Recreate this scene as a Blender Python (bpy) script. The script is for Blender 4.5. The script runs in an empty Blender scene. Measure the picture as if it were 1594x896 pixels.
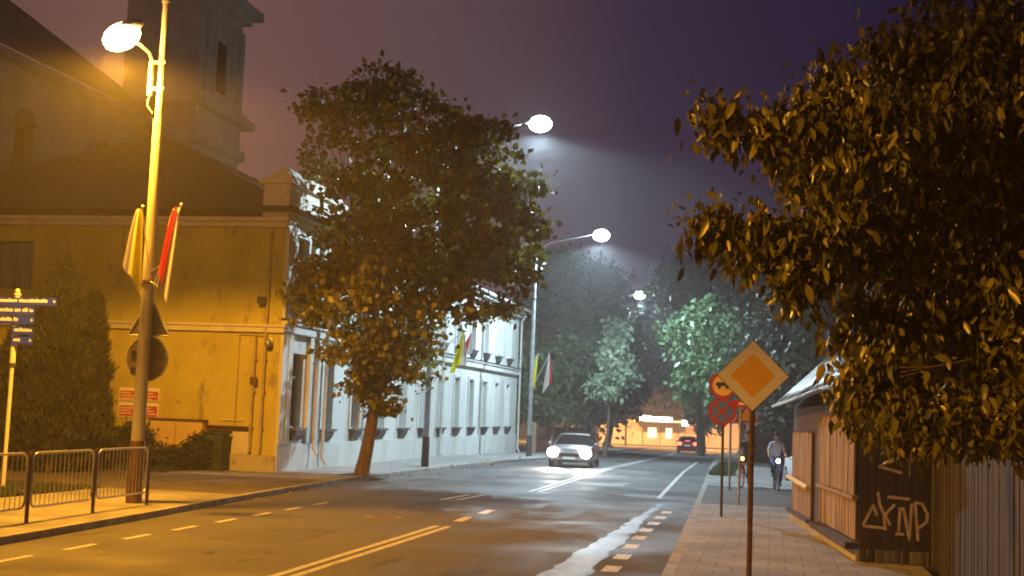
import bpy, math, random
import numpy as np
from mathutils import Vector, Matrix
R = math.radians
random.seed(7)
rng = np.random.default_rng(11)
sc = bpy.context.scene
col = sc.collection

# ------------------------------------------------------------------ camera
cd = bpy.data.cameras.new('camera'); cam = bpy.data.objects.new('camera', cd); col.objects.link(cam)
cd.sensor_width = 36.0; cd.lens = 36.0 * 2000 / 1594; cd.clip_start = 0.1; cd.clip_end = 3000
cam.matrix_world = Matrix.Translation((0, 0, 2.2)) @ Matrix.Rotation(R(11.55), 4, 'Z') @ Matrix.Rotation(R(95.53), 4, 'X') @ Matrix.Rotation(R(2.2), 4, 'Z')
sc.camera = cam

# ------------------------------------------------------------------ world, exposure
w = bpy.data.worlds.new('World'); sc.world = w; w.use_nodes = True
nt = w.node_tree; nt.nodes.clear()
out = nt.nodes.new('ShaderNodeOutputWorld')
sky = nt.nodes.new('ShaderNodeTexSky'); sky.sky_type = 'NISHITA'; sky.sun_disc = False
sky.sun_elevation = R(-6); sky.sun_rotation = R(200)
bg1 = nt.nodes.new('ShaderNodeBackground'); bg1.inputs[1].default_value = 0.05
nt.links.new(sky.outputs[0], bg1.inputs[0])
tc = nt.nodes.new('ShaderNodeTexCoord'); sx = nt.nodes.new('ShaderNodeSeparateXYZ')
nt.links.new(tc.outputs['Generated'], sx.inputs[0])
rp = nt.nodes.new('ShaderNodeValToRGB')   # town glow behind the houses at left, violet night at right
mr = nt.nodes.new('ShaderNodeMapRange'); mr.inputs['From Min'].default_value = -1; mr.inputs['From Max'].default_value = 1
nt.links.new(sx.outputs[0], mr.inputs[0]); nt.links.new(mr.outputs[0], rp.inputs[0])
cr_ = rp.color_ramp; cr_.elements[0].position = 0.05; cr_.elements[0].color = (.04, .03, .05, 1)
cr_.elements[1].position = 1.0; cr_.elements[1].color = (.012, .008, .035, 1)
for x_, c_ in ((-.62, (.14, .072, .060)), (-.42, (.22, .105, .095)), (-.27, (.150, .080, .090)), (-.10, (.036, .022, .058)), (.10, (.006, .003, .034))):
    e_ = cr_.elements.new((x_ + 1) / 2); e_.color = (*c_, 1)
zf = nt.nodes.new('ShaderNodeMapRange'); zf.inputs['From Min'].default_value = 0.0; zf.inputs['From Max'].default_value = 0.30
zf.inputs['To Min'].default_value = 1.15; zf.inputs['To Max'].default_value = 0.85
nt.links.new(sx.outputs[2], zf.inputs[0])
bg2 = nt.nodes.new('ShaderNodeBackground'); bg2.inputs[1].default_value = 0.9
nt.links.new(rp.outputs[0], bg2.inputs[0]); nt.links.new(zf.outputs[0], bg2.inputs[1])
ad = nt.nodes.new('ShaderNodeAddShader')
nt.links.new(bg1.outputs[0], ad.inputs[0]); nt.links.new(bg2.outputs[0], ad.inputs[1])
nt.links.new(ad.outputs[0], out.inputs[0])
vs = sc.view_settings; vs.view_transform = 'Standard'; vs.look = 'None'; vs.gamma = 1; vs.exposure = 0.0; vs.use_curve_mapping = False
sc.cycles.use_denoising = True; sc.cycles.filter_width = 1.9
sc.cycles.max_bounces = 5; sc.cycles.diffuse_bounces = 2; sc.cycles.glossy_bounces = 2; sc.cycles.volume_bounces = 0
sc.cycles.transmission_bounces = 2; sc.cycles.transparent_max_bounces = 6
sc.cycles.sample_clamp_indirect = 3.0; sc.cycles.caustics_reflective = False; sc.cycles.caustics_refractive = False

SODIUM = (1.0, 0.41, 0.022); LED = (0.64, 0.87, 1.0)
P_SODIUM = 10500.0; P_LED = 9000.0; HAZE = 0.0017

# ------------------------------------------------------------------ materials
def mat(name, c, rough=0.8, metal=0.0, var=0.15, scale=3.0, bump=0.0, c2=None, detail=6, stretch=None, emit=None, spec=0.5):
    m = bpy.data.materials.new(name); m.use_nodes = True
    n = m.node_tree; b = n.nodes['Principled BSDF']
    b.inputs['Roughness'].default_value = rough; b.inputs['Metallic'].default_value = metal
    b.inputs['Specular IOR Level'].default_value = spec
    if emit:
        b.inputs['Base Color'].default_value = (*c, 1)
        b.inputs['Emission Color'].default_value = (*c, 1); b.inputs['Emission Strength'].default_value = emit
        return m
    t = n.nodes.new('ShaderNodeTexCoord'); mp = n.nodes.new('ShaderNodeMapping')
    n.links.new(t.outputs['Object'], mp.inputs[0])
    if stretch: mp.inputs['Scale'].default_value = stretch
    nz = n.nodes.new('ShaderNodeTexNoise'); nz.inputs['Scale'].default_value = scale; nz.inputs['Detail'].default_value = detail
    nz.inputs['Roughness'].default_value = 0.62
    n.links.new(mp.outputs[0], nz.inputs['Vector'])
    r = n.nodes.new('ShaderNodeValToRGB')
    a = c2 if c2 else tuple(x * (1 - var) for x in c)
    z = c if c2 else tuple(min(1, x * (1 + var)) for x in c)
    r.color_ramp.elements[0].position = 0.36; r.color_ramp.elements[0].color = (*a, 1)
    r.color_ramp.elements[1].position = 0.64; r.color_ramp.elements[1].color = (*z, 1)
    n.links.new(nz.outputs[0], r.inputs[0]); n.links.new(r.outputs[0], b.inputs['Base Color'])
    if bump:
        bp = n.nodes.new('ShaderNodeBump'); bp.inputs['Strength'].default_value = bump; bp.inputs['Distance'].default_value = 0.02
        n2 = n.nodes.new('ShaderNodeTexNoise'); n2.inputs['Scale'].default_value = scale * 12; n2.inputs['Detail'].default_value = 3
        n.links.new(mp.outputs[0], n2.inputs['Vector']); n.links.new(n2.outputs[0], bp.inputs['Height'])
        n.links.new(bp.outputs[0], b.inputs['Normal'])
    return m

def mat_mix(name, layers, rough=0.8, bump=0.3, gloss_noise=None, spec=0.5):
    """layers: base colour then (colour, noise scale, threshold, softness, stretch) laid over each other"""
    m = bpy.data.materials.new(name); m.use_nodes = True
    n = m.node_tree; b = n.nodes['Principled BSDF']; b.inputs['Roughness'].default_value = rough
    b.inputs['Specular IOR Level'].default_value = spec
    t = n.nodes.new('ShaderNodeTexCoord'); prev = None
    for i, L in enumerate(layers[1:]):
        c, s, th, soft, st = L
        mp = n.nodes.new('ShaderNodeMapping'); mp.inputs['Scale'].default_value = st; mp.inputs['Location'].default_value = (i * 7.3, i * 3.1, i)
        n.links.new(t.outputs['Object'], mp.inputs[0])
        nz = n.nodes.new('ShaderNodeTexNoise'); nz.inputs['Scale'].default_value = s; nz.inputs['Detail'].default_value = 8; nz.inputs['Roughness'].default_value = 0.65
        n.links.new(mp.outputs[0], nz.inputs['Vector'])
        r = n.nodes.new('ShaderNodeMapRange'); r.inputs['From Min'].default_value = th - soft; r.inputs['From Max'].default_value = th + soft
        n.links.new(nz.outputs[0], r.inputs[0])
        mx = n.nodes.new('ShaderNodeMix'); mx.data_type = 'RGBA'
        n.links.new(r.outputs[0], mx.inputs[0])
        if prev is None: mx.inputs[6].default_value = (*layers[0], 1)
        else: n.links.new(prev, mx.inputs[6])
        mx.inputs[7].default_value = (*c, 1); prev = mx.outputs[2]
    n.links.new(prev, b.inputs['Base Color'])
    bp = n.nodes.new('ShaderNodeBump'); bp.inputs['Strength'].default_value = bump; bp.inputs['Distance'].default_value = 0.015
    n2 = n.nodes.new('ShaderNodeTexNoise'); n2.inputs['Scale'].default_value = 45; n2.inputs['Detail'].default_value = 4
    n.links.new(t.outputs['Object'], n2.inputs['Vector']); n.links.new(n2.outputs[0], bp.inputs['Height']); n.links.new(bp.outputs[0], b.inputs['Normal'])
    if gloss_noise:
        s, lo, hi = gloss_noise
        n3 = n.nodes.new('ShaderNodeTexNoise'); n3.inputs['Scale'].default_value = s; n3.inputs['Detail'].default_value = 5
        n.links.new(t.outputs['Object'], n3.inputs['Vector'])
        r = n.nodes.new('ShaderNodeMapRange'); r.inputs['From Min'].default_value = .38; r.inputs['From Max'].default_value = .62
        r.inputs['To Min'].default_value = lo; r.inputs['To Max'].default_value = hi
        n.links.new(n3.outputs[0], r.inputs[0]); n.links.new(r.outputs[0], b.inputs['Roughness'])
    return m

def mat_leaf(name, c, c2, rough=0.45, trans=0.25):
    m = bpy.data.materials.new(name); m.use_nodes = True
    n = m.node_tree; b = n.nodes['Principled BSDF']; b.inputs['Roughness'].default_value = rough
    g = n.nodes.new('ShaderNodeNewGeometry'); r = n.nodes.new('ShaderNodeValToRGB')
    r.color_ramp.elements[0].color = (*c, 1); r.color_ramp.elements[1].color = (*c2, 1)
    n.links.new(g.outputs['Random Per Island'], r.inputs[0]); n.links.new(r.outputs[0], b.inputs['Base Color'])
    if trans:
        tr = n.nodes.new('ShaderNodeBsdfTranslucent'); mx = n.nodes.new('ShaderNodeMixShader'); mx.inputs[0].default_value = trans
        n.links.new(r.outputs[0], tr.inputs[0]); n.links.new(b.outputs[0], mx.inputs[1]); n.links.new(tr.outputs[0], mx.inputs[2])
        n.links.new(mx.outputs[0], n.nodes['Material Output'].inputs[0])
    return m

def mat_boards(name, c, c2, width=0.12, axis=1):
    """vertical boards: colour per board plus grain and dark gaps"""
    m = bpy.data.materials.new(name); m.use_nodes = True
    n = m.node_tree; b = n.nodes['Principled BSDF']; b.inputs['Roughness'].default_value = .8
    t = n.nodes.new('ShaderNodeTexCoord')
    mp = n.nodes.new('ShaderNodeMapping'); mp.inputs['Scale'].default_value = (14, 14, 0.7)
    n.links.new(t.outputs['Object'], mp.inputs[0])
    nz = n.nodes.new('ShaderNodeTexNoise'); nz.inputs['Scale'].default_value = 1.6; nz.inputs['Detail'].default_value = 7
    n.links.new(mp.outputs[0], nz.inputs['Vector'])
    r = n.nodes.new('ShaderNodeValToRGB'); r.color_ramp.elements[0].position = .36; r.color_ramp.elements[1].position = .62
    r.color_ramp.elements[0].color = (*c2, 1); r.color_ramp.elements[1].color = (*c, 1)
    n.links.new(nz.outputs[0], r.inputs[0]); n.links.new(r.outputs[0], b.inputs['Base Color'])
    bp = n.nodes.new('ShaderNodeBump'); bp.inputs['Strength'].default_value = .5; bp.inputs['Distance'].default_value = .01
    n.links.new(nz.outputs[0], bp.inputs['Height']); n.links.new(bp.outputs[0], b.inputs['Normal'])
    return m

M = {}
M['asphalt'] = mat_mix('asphalt', [(.085, .083, .08), ((.125, .122, .118), .16, .52, .10, (1, .25, 1)), ((.05, .049, .048), .42, .60, .02, (1, .3, 1)), ((.045, .045, .045), 2.2, .66, .012, (1, .5, 1)), ((.05, .05, .05), 55, .60, .05, (1, 1, 1))], rough=.7, bump=.5, gloss_noise=(.35, .55, .85), spec=.3)
M['pale_strip'] = mat_mix('pale_strip', [(.085, .083, .08), ((.16, .163, .16), 1.8, .50, .12, (1.4, .35, 1)), ((.2, .2, .2), 9, .58, .05, (1, .6, 1))], rough=.45, bump=.3)
M['ground'] = mat_mix('ground', [(.10, .10, .09), ((.07, .07, .06), .3, .5, .1, (1, 1, 1))], rough=.9)
M['patch'] = mat_mix('patch', [(.06, .058, .056), ((.09, .088, .084), 2.5, .5, .1, (1, 1, 1))], rough=.75, bump=.6)
M['slabs'] = None
def mat_pavers(name, c, c2, mortar, sx_=0.5, sy_=0.5):
    m = bpy.data.materials.new(name); m.use_nodes = True
    n = m.node_tree; b = n.nodes['Principled BSDF']; b.inputs['Roughness'].default_value = .78
    t = n.nodes.new('ShaderNodeTexCoord'); br = n.nodes.new('ShaderNodeTexBrick')
    br.offset = 0.5; br.inputs['Scale'].default_value = 1; br.inputs['Brick Width'].default_value = sx_; br.inputs['Row Height'].default_value = sy_
    br.inputs['Mortar Size'].default_value = .012; br.inputs['Color1'].default_value = (*c, 1); br.inputs['Color2'].default_value = (*c2, 1); br.inputs['Mortar'].default_value = (*mortar, 1)
    n.links.new(t.outputs['Object'], br.inputs[0])
    nz = n.nodes.new('ShaderNodeTexNoise'); nz.inputs['Scale'].default_value = .8; nz.inputs['Detail'].default_value = 8
    n.links.new(t.outputs['Object'], nz.inputs[0])
    r = n.nodes.new('ShaderNodeMapRange'); r.inputs['From Min'].default_value = .3; r.inputs['From Max'].default_value = .7; r.inputs['To Min'].default_value = .62; r.inputs['To Max'].default_value = 1.12
    n.links.new(nz.outputs[0], r.inputs[0])
    mx = n.nodes.new('ShaderNodeVectorMath'); mx.operation = 'SCALE'
    n.links.new(br.outputs[0], mx.inputs[0]); n.links.new(r.outputs[0], mx.inputs['Scale']); n.links.new(mx.outputs[0], b.inputs['Base Color'])
    bp = n.nodes.new('ShaderNodeBump'); bp.inputs['Strength'].default_value = .4; bp.inputs['Distance'].default_value = .01; bp.invert = True
    n.links.new(br.outputs['Fac'], bp.inputs['Height']); n.links.new(bp.outputs[0], b.inputs['Normal'])
    return m
M['slabs'] = mat_pavers('slabs', (.34, .33, .31), (.29, .28, .265), (.16, .155, .14), .5, .5)
M['pavers'] = mat_pavers('pavers', (.17, .145, .12), (.13, .11, .09), (.06, .055, .05), .2, .1)
M['kerb'] = mat('kerb', (.30, .29, .27), var=.3, scale=2)
M['line'] = mat_mix('line', [(.62, .61, .58), ((.16, .16, .15), 6, .60, .06, (1, .5, 1)), ((.4, .4, .38), 22, .55, .1, (1, 1, 1))], rough=.6, bump=.2)
M['soil'] = mat('soil', (.06, .045, .03), var=.4, scale=8, bump=.5)
M['grass'] = mat_leaf('grass', (.035, .055, .015), (.075, .10, .03), trans=.1)
M['yellow'] = mat_mix('yellow', [(.59, .53, .07), ((.46, .39, .055), .5, .54, .10, (1, 1, .6)), ((.34, .27, .11), 1.3, .60, .04, (1, 1, .5)), ((.26, .2, .1), 3.2, .67, .02, (1, 1, 1))], rough=.85, bump=.25)
M['white'] = mat_mix('white', [(.66, .67, .63), ((.52, .53, .49), .7, .56, .10, (1, 1, .35)), ((.36, .36, .34), 1.7, .68, .03, (1, 1, .6))], rough=.8, bump=.2)
M['plinth'] = mat_mix('plinth', [(.50, .47, .41), ((.24, .18, .12), .9, .54, .07, (1, 1, 1)), ((.16, .12, .09), 2.2, .63, .03, (1, 1, 1))], rough=.85, bump=.4)
M['pale'] = mat('pale', (.66, .62, .52), var=.12, scale=2)
M['boxyel'] = mat('boxyel', (.70, .52, .20), var=.08, scale=1.5, rough=.6)
M['roof'] = mat('roof', (.055, .03, .025), var=.3, scale=2, rough=.7)
M['glass'] = mat('glass', (.015, .017, .02), rough=.08, var=.1)
M['curtain'] = mat('curtain', (.16, .15, .13), rough=.15, var=.35, scale=2.2, stretch=(5, 5, .4))
M['frame'] = mat('frame', (.30, .28, .25), var=.15)
M['framebrown'] = mat('framebrown', (.16, .09, .05), var=.2)
M['darkmetal'] = mat('darkmetal', (.05, .05, .052), rough=.5, var=.2)
M['sill'] = mat('sill', (.07, .08, .085), rough=.6, var=.3)
M['pipe'] = mat('pipe', (.50, .50, .47), rough=.5, var=.15)
M['pipey'] = mat('pipey', (.42, .33, .18), rough=.6, var=.2)
M['concrete'] = mat_mix('concrete', [(.42, .40, .36), ((.28, .26, .23), 1.2, .55, .08, (3, 3, .5)), ((.16, .13, .10), 2.5, .66, .04, (3, 3, .4))], rough=.8)
M['galv'] = mat('galv', (.36, .37, .38), rough=.45, metal=.5, var=.2, scale=5)
M['rail'] = mat('rail', (.52, .50, .46), rough=.35, metal=.7, var=.15, scale=6)
M['brownpost'] = mat('brownpost', (.10, .045, .03), rough=.55, var=.25)
M['rust'] = mat('rust', (.12, .06, .04), rough=.8, var=.4, scale=9)
M['cream'] = mat('cream', (.72, .68, .58), rough=.45, var=.06)
M['blue'] = mat('blue', (.02, .05, .90), rough=.45, var=.08)
M['sblue'] = mat('sblue', (.10, .20, .95), rough=.4, var=.05)
M['sred'] = mat('sred', (.46, .03, .025), rough=.4, var=.05)
M['swhite'] = mat('swhite', (.86, .85, .82), rough=.45, var=.04)
M['syel'] = mat('syel', (.90, .50, .02), rough=.45, var=.04)
M['syel2'] = mat('syel2', (.80, .62, .25), rough=.45, var=.04)
M['black'] = mat('black', (.02, .02, .02), rough=.6, var=.1)
M['signback'] = mat('signback', (.10, .075, .06), rough=.6, metal=.2, var=.25)
M['fyel'] = mat_leaf('fyel', (.85, .78, .02), (.85, .78, .02), .8, .45)
M['fwhite'] = mat_leaf('fwhite', (.80, .78, .74), (.80, .78, .74), .8, .45)
M['fred'] = mat_leaf('fred', (.62, .02, .03), (.62, .02, .03), .8, .45)
M['plaquer'] = mat('plaquer', (.55, .08, .03), rough=.4, var=.05)
M['tower'] = mat('tower', (.66, .60, .48), rough=.9, var=.12, scale=.5)  # church wall made lighter, lamp light on the tower put into the colour
M['church'] = mat('church', (.26, .22, .18), rough=.9, var=.15, scale=.5)  # darker copy of the same wall, the nave's dimness put into the colour
M['board'] = mat_boards('board', (.38, .26, .07), (.10, .06, .02))
M['darkboard'] = mat_boards('darkboard', (.065, .035, .022), (.025, .014, .010))
M['fenceboard'] = mat_boards('fenceboard', (.040, .024, .018), (.014, .009, .007))
M['tin'] = mat('tin', (.08, .08, .083), rough=.4, metal=.7, var=.35, scale=3)
M['chalk'] = mat('chalk', (.62, .54, .48), var=.3, scale=14)
M['bark'] = mat('bark', (.17, .115, .075), var=.45, scale=5, bump=1.0, stretch=(3, 3, .6))
M['leafA'] = mat_leaf('leafA', (.05, .055, .012), (.33, .30, .05), rough=.42)
M['leafN'] = mat_leaf('leafN', (.025, .026, .005), (.165, .15, .025), rough=.34, trans=.28)
M['leafB'] = mat_leaf('leafB', (.06, .125, .05), (.13, .215, .095))
M['leafP'] = mat_leaf('leafP', (.27, .40, .24), (.42, .54, .36))  # strong lamp light put into the leaf colour of the slim tree
M['leafD'] = mat_leaf('leafD', (.02, .03, .018), (.05, .065, .035))
M['conifer'] = mat_leaf('conifer', (.022, .028, .010), (.06, .06, .022), rough=.7, trans=0)
M['brick'] = mat_pavers('brick', (.34, .24, .15), (.28, .19, .12), (.2, .17, .13), .25, .08)
M['redfence'] = mat('redfence', (.16, .05, .035), var=.3, scale=4)
M['tyre'] = mat('tyre', (.02, .02, .02), rough=.85, var=.2)
M['rim'] = mat('rim', (.5, .5, .52), rough=.35, metal=.8, var=.1)
M['carA'] = mat('carA', (.30, .29, .30), rough=.28, metal=.5, var=.05)
M['carB'] = mat('carB', (.20, .02, .02), rough=.28, metal=.3, var=.05)
M['carC'] = mat('carC', (.70, .72, .74), rough=.3, var=.03)
M['skin'] = mat('skin', (.55, .34, .24), rough=.6, var=.06)
M['hair'] = mat('hair', (.06, .035, .02), rough=.7, var=.2)
M['shirtb'] = mat('shirtb', (.42, .55, .66), var=.08)
M['jeans'] = mat('jeans', (.06, .09, .18), var=.15)
M['darkcloth'] = mat('darkcloth', (.035, .03, .035), var=.2)
M['pink'] = mat('pink', (.55, .40, .34), var=.1, scale=1)
M['bulb_sodium'] = mat('bulb_sodium', (1.0, .55, .14), emit=110)
M['bulb_led'] = mat('bulb_led', (.80, .93, 1.0), emit=70)
M['headlight'] = mat('headlight', (1.0, .93, .84), emit=90)
M['bikelight'] = mat('bikelight', (.72, .84, 1.0), emit=40)
M['bikeamber'] = mat('bikeamber', (1.0, .55, .12), emit=9)
M['taillight'] = mat('taillight', (1.0, .08, .05), emit=9)
M['strip'] = mat('strip', (.86, .84, 1.0), emit=14)
M['shoplit'] = mat('shoplit', (1.0, .62, .40), emit=2.6)
M['redlamp'] = mat('redlamp', (1.0, .12, .10), emit=5)

# ------------------------------------------------------------------ helpers
ROOT = {}
def gz(v): return -0.012 * max(0.0, min(v, 160) - 55)

class MB:
    def __init__(s): s.v = []; s.f = []; s.m = []; s.k = 0
    def add(s, vs, fs):
        b = len(s.v); s.v += [tuple(p) for p in vs]; s.f += [tuple(i + b for i in f) for f in fs]; s.m += [s.k] * len(fs); return s
    def box(s, x0, x1, y0, y1, z0, z1):
        return s.add([(x0, y0, z0), (x1, y0, z0), (x1, y1, z0), (x0, y1, z0), (x0, y0, z1), (x1, y0, z1), (x1, y1, z1), (x0, y1, z1)],
                     [(0, 3, 2, 1), (4, 5, 6, 7), (0, 1, 5, 4), (1, 2, 6, 5), (2, 3, 7, 6), (3, 0, 4, 7)])
    def tube(s, pts, rad, n=8, cap=True):
        pts = [Vector(p) for p in pts]
        if not hasattr(rad, '__len__'): rad = [rad] * len(pts)
        rings = []; up = None
        for i, p in enumerate(pts):
            d = (pts[min(i + 1, len(pts) - 1)] - pts[max(i - 1, 0)]).normalized()
            if up is None: up = Vector((1, 0, 0)) if abs(d.x) < .8 else Vector((0, 1, 0))
            a = (up - d * up.dot(d)).normalized(); up = a; b = d.cross(a)
            rings.append([p + (a * math.cos(2 * math.pi * k / n) + b * math.sin(2 * math.pi * k / n)) * rad[i] for k in range(n)])
        vs_ = [q for r in rings for q in r]; fs = []
        for i in range(len(pts) - 1):
            for k in range(n):
                a = i * n + k; b = i * n + (k + 1) % n
                fs.append((a, b, b + n, a + n))
        if cap: fs.append(tuple(range(n))[::-1]); fs.append(tuple(range(len(vs_) - n, len(vs_))))
        return s.add(vs_, fs)
    def ell(s, c, r, n=12, m=8, rot=None):
        vs_ = []
        for i in range(m + 1):
            th = math.pi * i / m
            for k in range(n):
                ph = 2 * math.pi * k / n
                p = Vector((r[0] * math.sin(th) * math.cos(ph), r[1] * math.sin(th) * math.sin(ph), r[2] * math.cos(th)))
                if rot: p = rot @ p
                vs_.append(p + Vector(c))
        fs = [(i * n + k, (i + 1) * n + k, (i + 1) * n + (k + 1) % n, i * n + (k + 1) % n) for i in range(m) for k in range(n)]
        return s.add(vs_, fs)
    def prism(s, poly, d):
        """poly: list of 3d points, extruded by vector d"""
        n = len(poly); d = Vector(d); a = [Vector(p) for p in poly]; b = [p + d for p in a]
        return s.add(a + b, [tuple(range(n))[::-1], tuple(range(n, 2 * n))] + [(i, (i + 1) % n, n + (i + 1) % n, n + i) for i in range(n)])
    def quad(s, *p): return s.add(p, [tuple(range(len(p)))])
    def torus(s, c, R_, r, axis='x', n=24, m=6):
        vs_ = []
        for i in range(n):
            a = 2 * math.pi * i / n
            for k in range(m):
                b = 2 * math.pi * k / m; q = R_ + r * math.cos(b); h = r * math.sin(b)
                p = (h, q * math.cos(a), q * math.sin(a)) if axis == 'x' else (q * math.cos(a), h, q * math.sin(a))
                vs_.append(Vector(p) + Vector(c))
        fs = [(i * m + k, ((i + 1) % n) * m + k, ((i + 1) % n) * m + (k + 1) % m, i * m + (k + 1) % m) for i in range(n) for k in range(m)]
        return s.add(vs_, fs)
    def build(s, name, mats, parent=None, smooth=False, bevel=0):
        me = bpy.data.meshes.new(name)
        off = (0, 0, 0)
        p = parent
        while p is not None:
            if p.name in ROOT: off = ROOT[p.name]; break
            p = p.parent
        vv = [(a[0] - off[0], a[1] - off[1], a[2] - off[2]) for a in s.v]
        me.from_pydata(vv, [], s.f)
        if not isinstance(mats, (list, tuple)): mats = [mats]
        for q in mats: me.materials.append(q)
        me.polygons.foreach_set('material_index', s.m)
        if smooth:
            me.polygons.foreach_set('use_smooth', [True] * len(s.f))
            me.set_sharp_from_angle(angle=R(50))
        me.update()
        o = bpy.data.objects.new(name, me); col.objects.link(o)
        if parent is not None: o.parent = parent
        if bevel:
            b = o.modifiers.new('bevel', 'BEVEL'); b.width = bevel; b.segments = 2; b.limit_method = 'ANGLE'; b.angle_limit = R(40)
        return o

def tag(o, label=None, cat=None, group=None, kind=None):
    if label: o['label'] = label
    if cat: o['category'] = cat
    if group: o['group'] = group
    if kind: o['kind'] = kind
    return o
def thing(name, label, cat, loc=(0, 0, 0), group=None):
    o = bpy.data.objects.new(name, None); col.objects.link(o); o.location = loc; o.empty_display_size = .3
    ROOT[o.name] = tuple(loc); return tag(o, label, cat, group)
def copy_tree(o, parent=None):
    c = o.copy(); col.objects.link(c); c.parent = parent
    if parent is None: ROOT[c.name] = tuple(o.location)
    for ch in list(o.children): copy_tree(ch, c)
    return c

# ------------------------------------------------------------------ ground, road, pavements
def strip(name, left, right, z, m, kind='structure', lift=0.0, label=None, parent=None, side=None):
    """left/right: lists of (v, u); sheet following the slope of the street. side = depth of skirt on the right/left edge"""
    vs_ = sorted(set([p[0] for p in left] + [p[0] for p in right] + [x for x in (55, 70, 90, 110, 130, 160) if left[0][0] < x < left[-1][0]]))
    lv = [p[0] for p in left]; lu = [p[1] for p in left]; rv = [p[0] for p in right]; ru = [p[1] for p in right]
    b = MB(); P = []
    for v in vs_:
        a = np.interp(v, lv, lu); c = np.interp(v, rv, ru); zz = z + gz(v) + lift
        P.append(((a, v, zz), (c, v, zz)))
    for i in range(len(P) - 1):
        b.quad(P[i][0], P[i][1], P[i + 1][1], P[i + 1][0])
        if side:
            b.quad((P[i][0][0], P[i][0][1], P[i][0][2] - side), P[i][0], P[i + 1][0], (P[i + 1][0][0], P[i + 1][0][1], P[i + 1][0][2] - side))
            b.quad(P[i][1], (P[i][1][0], P[i][1][1], P[i][1][2] - side), (P[i + 1][1][0], P[i + 1][1][1], P[i + 1][1][2] - side), P[i + 1][1])
    if side:
        for e in (0, -1): b.quad(P[e][0], P[e][1], (P[e][1][0], P[e][1][1], P[e][1][2] - side), (P[e][0][0], P[e][0][1], P[e][0][2] - side))
    o = b.build(name, m, parent)
    if kind: o['kind'] = kind
    return o

KL = [(-25, -10.8), (14, -10.8), (18, -10.95), (22.3, -11.2), (26, -11.5), (30, -11.75), (36, -12.0), (42, -11.95), (50, -11.6), (61, -11.2), (75, -11.2), (130, -12.2)]
KR = [(-25, -1.1), (14, -1.3), (18.4, -1.42), (30, -1.75), (45, -2.2), (60, -2.7), (80, -3.35), (130, -4.6)]
def sh(L, d): return [(v, u + d) for v, u in L]
g = MB()
gv = [-300, 0, 55, 70, 90, 110, 130, 160, 420, 2200]
for i in range(len(gv) - 1):
    a, b_ = gv[i], gv[i + 1]; za, zb = gz(a) - .03, gz(b_) - .03
    g.quad((-1500, a, za), (1500, a, za), (1500, b_, zb), (-1500, b_, zb))
g.build('ground', M['ground'])['kind'] = 'structure'
strip('road', sh(KL, -.02), sh(KR, .02), 0, M['asphalt'])
strip('kerb', sh(KL, -.15), KL, .12, M['kerb'], side=.14)
strip('kerb', KR, sh(KR, .15), .11, M['kerb'], side=.13)
# left pavement: slabs, then darker driveway pavers, then concrete by the house
def cut(L, a, b):
    vs_ = [a] + [p[0] for p in L if a < p[0] < b] + [b]
    return [(v, float(np.interp(v, [p[0] for p in L], [p[1] for p in L]))) for v in vs_]
KLi = sh(KL, -.15); KRi = sh(KR, .15)
strip('pavement', [(-25, -15), (27.6, -15)], cut(KLi, -25, 27.6), .12, M['slabs'], side=.12)
strip('driveway', [(27.6, -22), (34.6, -22)], cut(KLi, 27.6, 34.6), .114, M['pavers'], side=.12)
strip('pavement', [(34.6, -14.95), (75, -14.95), (130, -16)], cut(KLi, 34.6, 130), .12, M['slabs'], side=.12)
strip('path', [(34.6, -17), (37.1, -17)], [(34.6, -14.97), (37.1, -14.97)], .118, M['slabs'], side=.12)
strip('pavement', cut(KRi, -25, 33), [(-25, 2.3), (33, 2.3)], .11, M['slabs'], side=.11)
strip('driveway', cut(KRi, 33, 42), [(33, 40), (42, 40)], .10, M['pavers'], side=.11)
strip('pavement', cut(KRi, 42, 130), [(42, 1.6), (130, -1.2)], .11, M['slabs'], side=.11)
# side street right, far cross street
strip('cross_street', [(130, -60), (150, -60)], [(130, 40), (150, 40)], .0, M['asphalt'], lift=.01)
# lawn soil left
strip('lawn_soil', [(-10, -40), (34.5, -40)], [(-10, -15.02), (27.5, -15.02), (27.6, -22.05), (34.5, -22.05)], .10, M['soil'], side=.1)
strip('flower_bed_soil', [(34.65, -30), (37.15, -30)], [(34.65, -17.02), (37.15, -17.02)], .10, M['soil'], side=.1)
strip('verge_soil', [(50, -2.25), (66, -2.7)], [(50, -1.2), (66, -1.9)], .12, M['soil'])
# pale, smoother strip with ragged edges along the road
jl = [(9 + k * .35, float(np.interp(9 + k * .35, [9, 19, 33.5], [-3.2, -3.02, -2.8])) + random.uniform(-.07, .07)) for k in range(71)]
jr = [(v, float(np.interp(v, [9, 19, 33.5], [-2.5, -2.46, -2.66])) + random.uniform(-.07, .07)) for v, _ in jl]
strip('road_pale_strip', jl, jr, .004, M['pale_strip'])
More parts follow.
